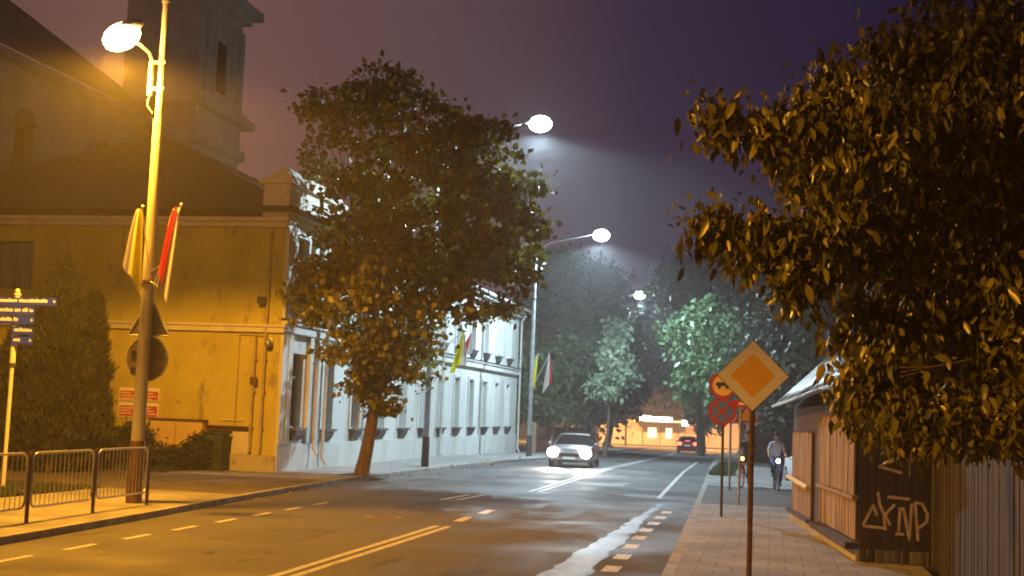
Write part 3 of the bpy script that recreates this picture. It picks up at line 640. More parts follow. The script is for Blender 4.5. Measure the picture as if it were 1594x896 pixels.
TREES = [
 ('bushy_tree', 'broad green tree behind the second lamp post beyond the pale house', (-14.5, 82, -.33), (-14.2, 82, 2.6), [(-13.98,80.00,5.58,2.16),(-12.27,82.00,6.97,2.41),(-14.54,85.00,9.26,2.50),(-14.30,80.00,3.14,1.57),(-11.24,84.00,5.43,1.85),(-15.48,90.00,11.98,2.43),(-16.03,84.00,6.99,1.6),(-12.59,85.00,3.29,1.46)], .3, 900, 20, .42, 'leafB', .7),
 ('bushy_tree', 'tall dim tree rising behind the green one left of the road', (-14.5, 97, -.5), (-14.2, 97, 3), [(-13.38,95.00,11.60,2.79),(-12.0,98,8.5,2.8),(-15,96,10,2.8),(-10.41,92.00,4.36,1.76)], .3, 500, 20, .5, 'leafD', .8),
 ('slender_tree', 'slim tree with lamp light put into its pale leaf colour close under the farthest white lamp', (-9.9, 78.6, -.28), (-9.7, 78.4, 2.6), [(-9.24,78.00,7.39,0.76),(-9.36,78.00,6.01,1.07),(-9.05,78.00,4.85,0.96),(-10.00,78.00,4.04,0.84)], .11, 150, 18, .34, 'leafP', .4),
 ('dark_tree', 'black tree mass at the bend left of the lit forecourt', (-15.5, 124, -.8), (-15, 124, 2), [(-14.14,120.00,3.87,2.65),(-12.34,125.00,7.76,3.67),(-16.25,118.00,2.58,2.31),(-12.30,130.00,11.91,3.19),(-17,122,7,4),(-21,120,5,4),(-22,122,9,4)], .35, 700, 18, .6, 'leafD', 1.0),
 ('bushy_tree', 'grey green lamp lit tree right of the road above the round signs', (-1.2, 69, -.17), (-1.6, 69, 2.6), [(-4.34,70.00,6.78,1.30),(-3.16,70.00,7.51,1.20),(-3.02,68.00,5.34,1.67),(-3.94,70.00,4.36,1.20),(-1.95,66.00,4.30,1.46),(-1.71,68.00,6.04,1.67),(-5.54,72.00,6.89,0.64)], .22, 520, 20, .34, 'leafB', .55),
 ('dark_tree', 'tall dark tree behind the yellow diamond sign', (1.8, 64, -.11), (1.5, 64, 2.6), [(-0.05,62.00,5.14,1.82),(0.86,66.00,7.30,1.94),(-0.85,75.00,9.06,2.21),(1.35,58.00,4.43,1.42),(2.23,70.00,8.67,2.40),(0.28,60.00,3.00,1.18)], .3, 650, 20, .42, 'leafD', .7),
 ('dark_tree', 'far dark treetop against the night sky right of the road', (-5.2, 99, -.5), (-5.4, 98, 4), [(-4.34,95.00,11.77,2.79),(-7.05,100.00,12.73,2.45),(-3,98,8.5,3)], .3, 420, 18, .5, 'leafD', .8),
 ('roadside_tree', 'small orange lit tree beside the red tail lights car', (-6.0, 120, -.78), (-6.2, 120, 2), [(-6.74,120.00,5.32,2.06),(-5.71,118.00,2.98,1.73),(-8.92,130.00,6.17,1.59)], .2, 260, 18, .5, 'leafA', .7),
 ('roadside_tree', 'wide orange lit tree behind the bright shop at the road end', (-14, 182, -1.2), (-14, 182, 2), [(-15.38,178.00,4.39,2.57),(-12.12,180.00,4.12,2.62),(-18.91,182.00,3.00,2.0),(-8.5,182,3.6,2.6),(-5,182,3,2.4)], .25, 500, 18, .6, 'leafA', .9),
]
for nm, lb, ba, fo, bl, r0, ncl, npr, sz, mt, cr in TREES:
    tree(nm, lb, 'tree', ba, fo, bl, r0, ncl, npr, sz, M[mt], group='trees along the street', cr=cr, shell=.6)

def conifer(label, x, y, h, r, n, z=.1):
    t = thing('thuja', label, 'conifer', (x, y, z), 'conifers by the yellow wall')
    MB().tube([(x, y, z), (x, y, h * .9)], [.12, .02], 8).build('trunk', M['bark'], t)
    q = rng.random(n) ** .8; a = rng.random(n) * 6.283
    rr = r * (1 - q) ** .62 * (.55 + .45 * rng.random(n)) * (1 + .14 * np.sin(a * 5 + q * 9) + .12 * np.sin(a * 3 - q * 23) + .07 * np.sin(q * 47 + a * 2)) * np.minimum(1, .55 + q * 3)
    c = np.c_[x + np.cos(a) * rr, y + np.sin(a) * rr, z + .15 + q * (h - .3)]
    k = 9; N = n * k; c = np.repeat(c, k, 0) + rng.normal(0, .07, (N, 3))
    aa = np.repeat(a, k); d = np.c_[np.cos(aa) * .6, np.sin(aa) * .6, np.full(N, 1.2)] + rng.normal(0, .5, (N, 3)); d /= np.linalg.norm(d, axis=1)[:, None]
    s = rng.normal(0, 1, (N, 3)); s = np.cross(s, d); s /= np.linalg.norm(s, axis=1)[:, None]
    L = (.12 + .12 * rng.random(N))[:, None]
    v = np.stack([c - s * L * .12, c + s * L * .12, c + d * L], 1).reshape(-1, 3) - np.array([x, y, z])
    o = bpy.data.objects.new('foliage', np_mesh('foliage', v, np.arange(3 * N).reshape(N, 3), M['conifer'])); col.objects.link(o); o.parent = t
conifer('tallest dark conifer in front of the yellow wall', -19.3, 32.3, 5.8, 1.35, 4200)
conifer('slightly lower dark conifer touching the tallest one on its right', -18.95, 33.4, 5.1, .8, 2300)
conifer('broad dark conifer behind the blue direction signs', -20.6, 32.6, 4.2, 1.2, 2600)
def shrub(label, blobs, n, size=.10, m='conifer'):
    x, y, z, r = blobs[0]; t = thing('shrub', label, 'shrub', (x, y, .1), 'shrubs at the foot of the yellow wall')
    b = MB()
    for q in blobs:
        for j in range(3): b.tube([(q[0], q[1], .1), (q[0] + random.uniform(-.3, .3) * q[3], q[1], q[2] + q[3] * .4)], [.02, .008], 5)
    b.build('stems', M['bark'], t)
    B = np.array(blobs); w_ = B[:, 3] ** 2; idx = rng.choice(len(B), n, p=w_ / w_.sum()); d = rng.normal(0, 1, (n, 3)); d /= np.linalg.norm(d, axis=1)[:, None]
    c = B[idx, :3] + d * (B[idx, 3] * (.5 + .5 * rng.random(n)))[:, None]; c[:, 2] = np.maximum(c[:, 2], .15)
    leaves('foliage', c, 14, np.full(n, .12), size, M[m], t, (x, y, .1), 0)
shrub('low spreading shrub under the yellow cabinet', [(-18.2, 36.2, .45, .5), (-18.9, 36.0, .5, .55), (-17.5, 36.3, .4, .42), (-19.6, 36.0, .55, .6)], 700)
shrub('rounded shrub left of the dark green bin by the yellow wall', [(-16.9, 36.3, .6, .5), (-16.75, 36.3, .9, .36), (-17.1, 36.2, .4, .45)], 380)
shrub('taller shrub beneath the red notice plaques', [(-19.5, 36.3, .9, .42), (-19.2, 36.4, 1.15, .3), (-18.8, 36.5, 1.0, .35)], 320)

# dark green cabinet by the wall
t = thing('utility_box', 'dark green utility box with a pale sticker by the yellow wall', 'utility box', (-16.5, 36.6, .1))
MB().box(-16.75, -16.12, 36.35, 36.9, .1, 1.22).build('housing', mat('dgreen', (.03, .05, .03), var=.2), t, bevel=.02)
MB().box(-16.8, -16.07, 36.3, 36.95, 1.222, 1.28).build('lid', M['darkmetal'], t)
MB().box(-16.62, -16.45, 36.335, 36.346, .95, 1.15).build('sticker', mat('stick', (.25, .33, .22)), t)
# brick pillar at far left
t = thing('brick_pillar', 'low brick gate pillar with a dark cap at the left edge', 'pillar', (-21.8, 32.6, 0))
MB().box(-22.5, -21.5, 32.4, 33, 0, 2.5).build('shaft', M['brick'], t)
MB().box(-22.6, -21.4, 32.3, 33.1, 2.502, 2.62).build('cap', M['darkmetal'], t)

# ------------------------------------------------------------------ lamps
def light(kind, name, loc, color, power, parent, size=.15, angle=None, blend=.15, rot=None):
    L = bpy.data.lights.new(name, kind); L.color = color; L.energy = power; L.shadow_soft_size = size
    if kind == 'SPOT': L.spot_size = R(angle); L.spot_blend = blend
    o = bpy.data.objects.new(name, L); col.objects.link(o); o.parent = parent
    off = ROOT[parent.name]; o.location = [loc[i] - off[i] for i in range(3)]
    if rot: o.rotation_euler = rot
    return o
def sodium_post(x, y, label, k=1.0):
    t = thing('street_lamp', label, 'street lamp', (x, y, .12), 'street lamps')
    b = MB(); b.tube([(x, y, .1), (x, y, 3.2), (x, y, 7.9)], [.135, .125, .105], 14); b.tube([(x, y, 7.9), (x, y, 10.6)], [.08, .065], 12)
    b.tube([(x, y, 10.35), (x, y, 11.3)], [.09, .09], 12); b.build('pole', M['concrete'], t, True)
    MB().tube([(x, y, .1), (x, y, 1.35)], [.16, .145], 14).build('base_sleeve', M['brownpost'], t, True)
    b = MB(); b.tube([(x - .24, y, 8.45), (x - .24, y, 9.15), (x - .27, y - .08, 9.28), (x - .36, y - .30, 9.38), (x - .48, y - .55, 9.44)], .035, 8)
    b.tube([(x - .24, y, 8.4), (x - .24, y, 9.1)], .06, 8)
    for z in (8.5, 9.05): b.box(x - .26, x + .08, y - .05, y + .05, z, z + .06)
    b.tube([(x - .22, y - .02, 8.45), (x - .26, y - .05, 8.2), (x - .1, y - .1, 8.0)], .008, 5); b.build('arm', M['concrete'], t, True)
    rt = Matrix.Rotation(R(-25), 4, 'Y').to_3x3(); c = Vector((x - .50, y - .75, 9.48))
    h = MB().ell(c + Vector((0, 0, .07)), (.46, .24, .13), 16, 10, rt); hd = h.build('lamp_head', M['galv'], t, True)
    h = MB().ell(c + Vector((-.04, 0, -.06)), (.40, .30, .26), 16, 10, rt); h.build('glass_bowl', M['bulb_sodium'], hd, True)
    lp = (c.x, c.y, c.z - .52)
    light('SPOT', 'lamp_light', lp, SODIUM, P_SODIUM * k, t, .28, 157, .13)
    if y > 0: light('POINT', 'lamp_glow', (c.x, c.y, c.z - .56), SODIUM, P_SODIUM * .05 * k, t, .12)
    return t
sodium_post(-12.4, 23.9, 'tall concrete lamp post with an orange glowing lamp and flags at left')
sodium_post(-11.9, -2.5, 'concrete lamp post with an orange lamp behind the viewer', 2.3)

def led_post(x, y, label, H=12.3, arm=3.9, power=P_LED):
    z = gz(y); t = thing('street_lamp', label, 'street lamp', (x, y, z + .12), 'street lamps')
    b = MB(); b.tube([(x, y, z + .1), (x, y, z + 6.0), (x, y, z + H - 1.6)], [.12, .10, .075], 12)
    P_ = [(x, y, z + H - 1.6)]
    for k in range(1, 9):
        a = k / 8 * math.pi / 2; P_.append((x + 1.1 * (1 - math.cos(a)), y, z + H - 1.6 + 1.25 * math.sin(a)))
    P_.append((x + arm - .2, y, z + H + .05)); b.tube(P_, [.07] * 5 + [.05] * 5, 8); b.build('pole', M['galv'], t, True)
    MB().tube([(x, y, z + .1), (x, y, z + 1.2)], [.155, .14], 12).build('base_sleeve', M['darkmetal'], t, True)
    c = (x + arm + .1, y, z + H)
    hd = MB().ell((c[0], c[1], c[2] + .08), (.48, .22, .11), 16, 8).build('lamp_head', M['galv'], t, True)
    MB().ell((c[0] + .03, c[1], c[2] - .02), (.43, .30, .30), 16, 10).build('glass_bowl', M['bulb_led'], hd, True)
    light('SPOT', 'lamp_light', (c[0], c[1], c[2] - .48), LED, power, t, .12, 160, .22)
    light('POINT', 'lamp_glow', (c[0], c[1], c[2] - .50), LED, power * .07, t, .12)
    return t
led_post(-12.33, 45.73, 'tall post with the nearest white lamp, half hidden by the maple', 12.83, 3.68)
led_post(-12.12, 65.2, 'slim grey post with curved arm and white lamp past the pale house', 11.6, 3.25)
led_post(-13.9, 100.9, 'far lamp post with the smallest white lamp over the road', 12.35, 3.45, P_LED * .7)
# plain unlit far pole
t = thing('utility_pole', 'thin dark pole standing before the lit forecourt', 'pole', (-16.5, 150, gz(150)))
MB().tube([(-16.5, 150, gz(150)), (-16.5, 150, gz(150) + 5)], [.14, .10], 8).build('shaft', M['darkmetal'], t)
MB().tube([(-16.5, 150, gz(150) + 5), (-16.5, 150, gz(150) + 5.15)], .13, 8).build('cap', M['darkmetal'], t)

# ------------------------------------------------------------------ flags
def flag(name, label, base, top, sleeve, cloth, width, length, mats, split, group, waves=3, side=(1, 0, 0)):
    """a staff with a limp cloth hanging from the top part. mats: two colours, cloth split lengthwise"""
    t = thing(name, label, 'flag', base, group); base = Vector(base); top = Vector(top)
    MB().tube([base, top], .014, 6).build('staff', sleeve, t)
    MB().ell(top + Vector((0, 0, .02)), (.028, .028, .035), 8, 6).build('finial', M['swhite'], t, True)
    nu, nv_ = 14, 12; side = Vector(side).normalized(); dn = (base - top); att = top.lerp(base, cloth[0]); V_ = []
    for j in range(nv_ + 1):
        for i in range(nu + 1):
            s = i / nu; q = j / nv_
            fold = math.sin(s * math.pi * waves) * .05 * (.3 + q)
            wdt = width * s * (.35 + .65 * q ** .7)
            p = att + Vector((0, 0, -1)) * length * q * (1 - .08 * s + .04 * math.sin(s * 9)) + dn.normalized() * 0 + side * wdt
            p += (base - top) * (q * cloth[1]) * (1 - s) + side.cross(Vector((0, 0, 1))) * fold
            V_.append(p)
    for k, mm in enumerate(mats):
        b = MB()
        for j in range(nv_):
            for i in range(nu):
                if (i / nu < split) == (k == 0):
                    a = j * (nu + 1) + i; b.add([V_[a], V_[a + 1], V_[a + nu + 2], V_[a + nu + 1]], [(0, 1, 2, 3)])
        b.build('cloth_stripe', mm, t, True)
    return t
G_ = 'flags on the lamp posts'
def limp(name, label, base, top, mats, split, w0, w1, L, sdx, grp=G_):
    return flag(name, label, base, top, M['swhite'], (0.02, .35), w1, L, mats, split, grp, 3, sdx)
limp('flag', 'yellow and white flag hanging limp on the left of the concrete lamp post', (-12.32, 23.78, 4.62), (-12.47, 23.6, 6.02), [M['fyel'], M['fwhite']], .62, .05, .32, 1.25, (-.9, -.3, 0))
limp('flag', 'white and red flag closest to the concrete lamp post on its right', (-12.14, 23.78, 4.42), (-11.78, 23.6, 5.95), [M['fwhite'], M['fred']], .85, .05, .14, .62, (-.4, -.5, 0))
limp('flag', 'white and red flag farthest right on the concrete lamp post', (-12.12, 23.6, 4.45), (-11.56, 23.45, 6.03), [M['fwhite'], M['fred']], .42, .05, .36, 1.40, (-.9, -.2, 0))
t = thing('flag_bracket', 'small metal flag bracket clamped round the concrete lamp post', 'bracket', (-12.4, 23.9, 4.55))
MB().tube([(-12.4, 23.9, 4.5), (-12.4, 23.9, 4.58)], .135, 12).build('clamp', M['rust'], t)
b = MB(); b.tube([(-12.3, 23.8, 4.55), (-12.1, 23.77, 4.45), (-12.05, 23.75, 4.9), (-12.3, 23.8, 4.75)], .013, 6); b.build('holder', M['galv'], t)
# on the house side post
limp('flag', 'yellow and white flag on a slanting staff above the pale house belt', (-12.3, 45.7, 4.05), (-10.95, 45.1, 5.05), [M['fyel'], M['fwhite']], .6, .05, .32, 1.15, (.3, .6, 0))
limp('flag', 'small red and white flag beside the slanting yellow flag', (-12.3, 45.8, 4.25), (-10.75, 45.5, 5.0), [M['fred'], M['fwhite']], .6, .05, .14, .7, (.4, .5, 0))
limp('flag', 'faded yellow flag on the post past the pale house', (-12.1, 65.1, 3.6), (-11.75, 64.9, 5.2), [M['fyel'], M['fwhite']], .6, .05, .3, 1.2, (-.8, -.3, 0))
limp('flag', 'pale flag right of the post past the pale house', (-12.0, 65.1, 3.6), (-11.2, 64.9, 5.2), [M['fwhite'], M['fred']], .6, .05, .26, 1.4, (.8, -.3, 0))
limp('flag', 'pinkish flag pair on the far lamp post', (-13.9, 100.7, 3.0), (-13.2, 100.5, 5.4), [M['fwhite'], M['fred']], .55, .05, .8, 1.7, (.8, -.3, 0))

# ------------------------------------------------------------------ signs
# triangle and disc seen from behind on the concrete post
t = thing('warning_sign', 'dark back of a triangular warning sign on the concrete lamp post', 'road sign', (-12.4, 24.02, 3.6))
hh = .90 * .866; zc = 3.47
P3 = [(-12.85, 24.06, zc), (-11.95, 24.06, zc), (-12.4, 24.06, zc + hh)]
MB().prism(P3, (0, .02, 0)).build('plate', M['signback'], t)
b = MB(); 
for i in range(3): b.tube([P3[i], P3[(i + 1) % 3]], .02, 6)
b.build('rim', M['galv'], t)
MB().prism([(-12.75, 24.083, zc + .07), (-12.05, 24.083, zc + .07), (-12.4, 24.083, zc + hh - .14)], (0, .003, 0)).build('face', M['syel'], t)
t = thing('round_sign', 'dark back of a large round road sign on the concrete lamp post', 'road sign', (-12.4, 24.02, 3.0))
n = 32; MB().prism([(-12.4 + .45 * math.cos(2 * math.pi * k / n), 24.06, 3.0 + .45 * math.sin(2 * math.pi * k / n)) for k in range(n)], (0, .02, 0)).build('plate', M['signback'], t)
MB().torus((-12.4, 24.07, 3.0), .45, .018, 'y', 32, 6).build('rim', M['galv'], t, True)
b = MB(); b.box(-12.75, -12.05, 24.03, 24.058, 3.15, 3.19); b.box(-12.75, -12.05, 24.03, 24.058, 2.82, 2.86); b.build('bracket', M['rust'], t)

def disc(b, x, y, z, r, d, n=36, r_in=None):
    if r_in is None: b.prism([(x + r * math.cos(2 * math.pi * k / n), y, z + r * math.sin(2 * math.pi * k / n)) for k in range(n)], (0, -d, 0))
    else:
        for k in range(n):
            a0, a1 = 2 * math.pi * k / n, 2 * math.pi * (k + 1) / n
            b.prism([(x + r_in * math.cos(a0), y, z + r_in * math.sin(a0)), (x + r * math.cos(a0), y, z + r * math.sin(a0)), (x + r * math.cos(a1), y, z + r * math.sin(a1)), (x + r_in * math.cos(a1), y, z + r_in * math.sin(a1))], (0, -d, 0))
# priority diamond
t = thing('priority_sign', 'diamond priority road sign, yellow in white, on a rusty pole at right', 'road sign', (-.22, 15.6, 0))
x, y, zc = -.22, 15.6, 2.745; h = .43
MB().tube([(x + .0, y + .05, .05), (x, y + .05, zc + .2)], .032, 10).build('pole', M['rust'], t)
def dia(k): return [(x - k, y, zc), (x, y, zc - k), (x + k, y, zc), (x, y, zc + k)]
b = MB().prism(dia(h), (0, .015, 0)); b.prism([(p[0], y - .004, p[2]) for p in dia(h)], (0, .0035, 0)); b.build('plate', M['darkmetal'], t, bevel=.0)
MB().prism([(p[0], y - .0075, p[2]) for p in dia(h - .012)], (0, .003, 0)).build('white_border', M['swhite'], t)
MB().prism([(p[0], y - .011, p[2]) for p in dia(.262)], (0, .003, 0)).build('yellow_field', M['syel'], t)
# no stopping + upper round sign
t = thing('no_stopping_sign', 'round blue and red no stopping sign on the thin dark pole', 'road sign', (-1.05, 28.8, 0))
x, y = -1.05, 28.8
MB().tube([(x + .02, y + .05, .05), (x + .02, y + .05, 3.15)], .03, 10).build('pole', M['darkmetal'], t)
z = 2.40; b = MB(); disc(b, x, y, z, .30, .01); b.build('plate', M['sblue'], t)
b = MB(); disc(b, x, y - .011, z, .30, .004, r_in=.235)
for s in (-1, 1):
    d = Vector((math.cos(s * math.pi / 4), 0, math.sin(s * math.pi / 4))) * .245; nn = Vector((-d.z, 0, d.x)).normalized() * .023; c = Vector((x, y - .0155 - .001 * s, z))
    b.prism([c - d - nn, c + d - nn, c + d + nn, c - d + nn], (0, .003, 0))
b.build('red_ring_and_cross', M['sred'], t)
t = thing('restriction_sign', 'round red ringed sign mounted above the no stopping sign, partly behind the diamond', 'road sign', (x, y, 2.92))
z = 2.98; b = MB(); disc(b, x, y, z, .26, .01); b.build('plate', M['syel2'], t)
b = MB(); disc(b, x, y - .011, z, .30, .006, r_in=.235); b.build('red_ring', M['sred'], t)
b = MB(); b.box(x - .15, x + .12, y - .016, y - .011, z - .02, z + .06); b.box(x + .03, x + .16, y - .016, y - .011, z + .06, z + .12); disc(b, x - .08, y - .011, z - .05, .035, .005, 12); disc(b, x + .09, y - .011, z - .05, .035, .005, 12); b.build('symbol', M['black'], t)
# clutter of farther signs
t = thing('street_name_sign', 'red and white plate sign seen behind the no stopping sign', 'road sign', (-.75, 33, 0))
MB().tube([(-.75, 33, .05), (-.75, 33, 2.75)], .028, 8).build('pole', M['galv'], t)
MB().box(-.95, -.42, 32.94, 32.96, 2.54, 2.74).build('plate', M['sred'], t)
MB().box(-.80, -.50, 32.934, 32.939, 2.61, 2.67).build('white_bar', M['swhite'], t)
t = thing('warning_sign', 'small yellow triangle sign on a pale pole behind the no stopping sign', 'road sign', (-1.2, 40, 0))
MB().tube([(-1.2, 40, .05), (-1.2, 40, 2.5)], .035, 8).build('pole', M['galv'], t)
MB().prism([(-1.1, 39.95, 2.16), (-.35, 39.95, 2.16), (-.72, 39.95, 2.75)], (0, .02, 0)).build('plate', M['sred'], t)
MB().prism([(-.98, 39.94, 2.22), (-.47, 39.94, 2.22), (-.72, 39.94, 2.62)], (0, .006, 0)).build('yellow_field', M['syel'], t)

# direction finger post
t = thing('finger_post', 'cream finger post with blue direction boards at the left edge', 'sign post', (-16.52, 25.8, 0))
x, y = -16.52, 25.8
b = MB(); b.tube([(x, y, .1), (x, y, 2.85)], .045, 10); b.tube([(x, y, 2.85), (x, y, 4.4)], .065, 10); b.tube([(x, y, 4.38), (x, y, 4.42)], .085, 12); b.ell((x, y, 4.47), (.055, .055, .06), 10, 8); b.build('pole', M['cream'], t, True)
MB().tube([(x, y, 2.8), (x, y, 2.87)], .075, 10).build('collar', M['darkmetal'], t)
b = MB(); words = [(4.25, -1.1, 1.02), (4.04, -1.1, .50), (3.83, -1.1, .50), (3.60, -.02, .50), (3.38, -.02, .50)]
for k, (z, a, e_) in enumerate(words):
    bd = MB().box(x + a, x + e_, y - .085, y - .07, z - .095, z + .075).build('direction_board', M['blue'], t)
    q = MB(); xx = x + a + .06; lim = x + [.86, .44, .12, .44, .22][k]
    while xx < lim - .03:
        ww = .02 + .035 * random.random(); q.box(xx, min(xx + ww, lim), y - .09, y - .0855, z - .03, z + .03 + (.02 if random.random() < .3 else 0)); xx += ww + (.012 if random.random() < .8 else .05)
    q.prism([(x + e_ - .07, y - .09, z - .04), (x + e_ - .015, y - .09, z - .005), (x + e_ - .07, y - .09, z + .03)], (0, .004, 0))
    q.build('lettering', M['swhite'], bd)

# ------------------------------------------------------------------ pedestrian barrier
fp = [(-11.72, 14.75), (-11.76, 16.95), (-11.81, 19.17), (-11.94, 21.49), (-12.02, 23.7)]
t = thing('barrier_fence', 'waist high metal pedestrian barrier with brown posts along the left kerb', 'fence', (-11.9, 19.17, .12))
for (x, y) in fp:
    MB().tube([(x, y, .1), (x, y, 1.27)], .034, 8).build('post', M['brownpost'], t)
for i in range(len(fp) - 1):
    a = Vector((*fp[i], 0)); c = Vector((*fp[i + 1], 0)); d = (c - a).normalized(); L = (c - a).length
    def q(s, z): return a + d * s + Vector((0, 0, z))
    zt, zb, r = 1.24, .36, .14; s0, s1 = .09, L - .09; pts = []
    for (cx, cz, a0) in ((s1 - r, zt - r, 90), (s1 - r, zb + r, 0), (s0 + r, zb + r, -90), (s0 + r, zt - r, -180)):
        for k in range(5):
            an = R(a0 - k * 22.5); pts.append(q(cx + r * math.cos(an), cz + r * math.sin(an)))
    pts.append(pts[0]); b = MB(); b.tube(pts, .021, 8, False)
    for z in (.5, 1.05):
        b.tube([q(0, z), q(s0, z)], .012, 6); b.tube([q(s1, z), q(L, z)], .012, 6)
    pn = b.build('panel_frame', M['rail'], t, True)
    b = MB(); nb = 14
    for k in range(1, nb): s = s0 + (s1 - s0) * k / nb; b.tube([q(s, zb), q(s, zt)], .0085, 6)
    b.build('bars', M['rail'], pn)

# ------------------------------------------------------------------ shed and fence at right
A0 = Vector((1.37, 20.9, 0)); A1 = Vector((.50, 29.2, 0)); dd = (A1 - A0).normalized(); nn = Vector((-dd.y, dd.x, 0))   # nn points to the street
if nn.x > 0: nn = -nn
L = (A1 - A0).length
def S(s, o, z): return A0 + dd * s + nn * o + Vector((0, 0, z))
def sbox(b, s0, s1, o0, o1, z0, z1):
    P_ = [S(s0, o0, z0), S(s0, o1, z0), S(s1, o1, z0), S(s1, o0, z0)]
    b.prism(P_, (0, 0, z1 - z0)); return b
shed = thing('wooden_shed', 'weathered wooden shed with corrugated tin roof along the right pavement', 'shed', tuple(A0))
b = MB(); sbox(b, 0, L, -3.2, 0, .3, 2.55); b.prism([S(0, 0, 2.56), S(0, -3.2, 2.56), S(0, -1.4, 3.9)], dd * L); b.build('wall', M['darkboard'], shed)
b = MB(); sbox(b, -.03, L + .03, -3.2, .05, 0, .3); b.build('base', M['concrete'], shed)
def boards(name, s0, s1, z0, z1, m, w_=.13, o=.0):
    b = MB(); s = s0
    while s < s1 - .02:
        e_ = min(s + w_ * random.uniform(.85, 1.15), s1); dz = random.uniform(-.03, .03)
        sbox(b, s, e_ - .012, .004 + o, .03 + o + random.uniform(0, .012), z0 + random.uniform(0, .02), z1 + dz); s = e_
    return b.build(name, m, shed)
boards('board_panel', .02, 3.9, 1.12, 2.33, M['board'], .14, .05)
boards('board_panel', .04, 3.9, .42, 1.06, M['board'], .16, .02)
boards('board_panel', 5.1, 8.1, .35, 2.02, M['board'], .14, .02)
b = MB(); sbox(b, -.02, 3.95, .004, .12, 1.055, 1.115); b.build('rail', M['board'], shed)
b = MB(); sbox(b, -.05, 4.0, .052, .22, .30, .40); sbox(b, 4.9, 8.3, .06, .16, .30, .36); b.build('base_board', M['darkboard'], shed)
b = MB(); b.tube([S(5.2, .1, .95), S(7.9, .16, 1.05)], .05, 8); b.build('log_rail', M['pale'], shed)
# corrugated roof, street side
def sheet(s0, s1, eo, ez0, ez1, slope, length, ph):
    b = MB(); n = int((s1 - s0) / .03); V_ = []
    for i in range(n + 1):
        s = s0 + (s1 - s0) * i / n; f = (s - s0) / (s1 - s0); ez = ez0 + (ez1 - ez0) * f
        w_ = .022 * math.sin(2 * math.pi * s / .15); sag = .05 * math.sin(s * 1.9 + ph) + .02 * math.sin(s * 7)
        for k in range(5):
            q = k / 4
            V_.append(S(s, eo + sag * .6 * (1 - q) - q * length * math.cos(slope), ez + w_ + sag * .4 * (1 - q) + q * length * math.sin(slope)))
    fs = [(i * 5 + k, (i + 1) * 5 + k, (i + 1) * 5 + k + 1, i * 5 + k + 1) for i in range(n) for k in range(4)]
    b.add(V_, fs); o = b.build('roof_sheet', M['tin'], shed, True)
    m = o.modifiers.new('thick', 'SOLIDIFY'); m.thickness = .006; return o
sheet(-.25, L + .25, .38, 2.86, 2.60, R(44), 1.55, 0)
b = MB()
b.prism([S(-.2, -.72, 3.80), S(-.2, -3.5, 2.5), S(-.2, -3.5, 2.47), S(-.2, -.72, 3.77)], dd * (L + .4)); b.build('back_roof', M['roof'], shed)
b = MB(); b.tube([S(-.22, .42, 2.82), S(L + .3, .42, 2.56)], .045, 8); b.build('gutter', M['tin'], shed, True)
# near gable boards facing the viewer
gb = MB(); s = 0
gd = -nn
while s < 1.25:
    p = A0 + gd * s + dd * -.03
    gb.prism([p + Vector((0, 0, .0)), p + gd * .118, p + gd * .118 + dd * .02, p + dd * .02], (0, 0, 2.5)); s += .13
gb.build('gable_boards', M['darkboard'], shed)
# graffiti strokes on the gable
def stroke(b, pts, w_=.022):
    P_ = [A0 + gd * (x * .88 - .02) + dd * -.036 + Vector((0, 0, z)) for x, z in pts]
    for i in range(len(P_) - 1):
        d = (P_[i + 1] - P_[i]).normalized(); n2 = d.cross(dd).normalized() * w_
        a, c = P_[i] - d * w_ * .6, P_[i + 1] + d * w_ * .6
        b.add([a - n2, a + n2, c + n2, c - n2], [(0, 1, 2, 3)])
        P_[i + 1] = P_[i + 1] - dd * .0003
b = MB()
for st in [[(.26, .98), (.10, .70), (.10, .66), (.46, .64)], [(.26, .98), (.32, .84)], [(.34, 1.18), (.37, 1.0), (.44, .86), (.47, .62)], [(.62, 1.0), (.46, .84), (.55, .70)],
           [(.52, 1.12), (.88, 1.10)], [(.70, .60), (.72, .95), (.78, .95), (.88, .50)], [(.66, .56), (.78, .56)], [(.88, .48), (.92, 1.02)], [(1.03, .48), (.98, 1.05), (1.10, 1.04), (1.19, .88), (1.18, .76), (1.04, .66)],
           [(.68, 1.72), (.36, 1.58), (.74, 1.50)]]:
    stroke(b, st)
b.build('graffiti', M['chalk'], shed)
# dark fence
t = thing('board_fence', 'dark board fence under the overhanging tree at the right edge', 'fence', (2.45, 15, 0))
b = MB(); y = 3.0
while y < 21.2:
    x = 2.42 + random.uniform(-.008, .008); b.box(x, x + .025, y, y + .125, .12, 1.88 + random.uniform(-.05, .05)); y += .145
b.build('boards', M['fenceboard'], t)
b = MB(); b.box(2.447, 2.50, 3, 21.2, .5, .58); b.box(2.447, 2.50, 3, 21.2, 1.45, 1.53); b.build('rail', M['fenceboard'], t)
for y in (3.2, 6.2, 9.2, 12.2, 15.2, 18.2, 20.9): MB().box(2.50, 2.60, y, y + .1, 0, 1.95).build('post', M['fenceboard'], t)
# narrow fence facing viewer between shed and fence
t = thing('board_fence', 'short dark board fence joining the shed gable', 'fence', (2.7, 20.9, 0))
b = MB(); x = 2.66
while x < 6.5: b.box(x, x + .125, 21.0, 21.025, .1, 1.95 + random.uniform(-.05, .05)); x += .145
b.build('boards', M['fenceboard'], t); b = MB(); b.box(2.6, 6.5, 21.03, 21.08, .6, .68); b.build('rail', M['fenceboard'], t)
# dark house mass behind right tree
t = thing('garden_house', 'dark wooden house behind the overhanging tree', 'house', (8, 26, 0))
MB().box(4.8, 12, 22.5, 34, 0, 4.2).build('wall', M['darkboard'], t)
b = MB(); b.prism([(4.4, 22, 4.21), (12.4, 22, 4.21), (8.4, 22, 7.2)], (0, 12.5, 0)); b.build('roof', M['roof'], t)

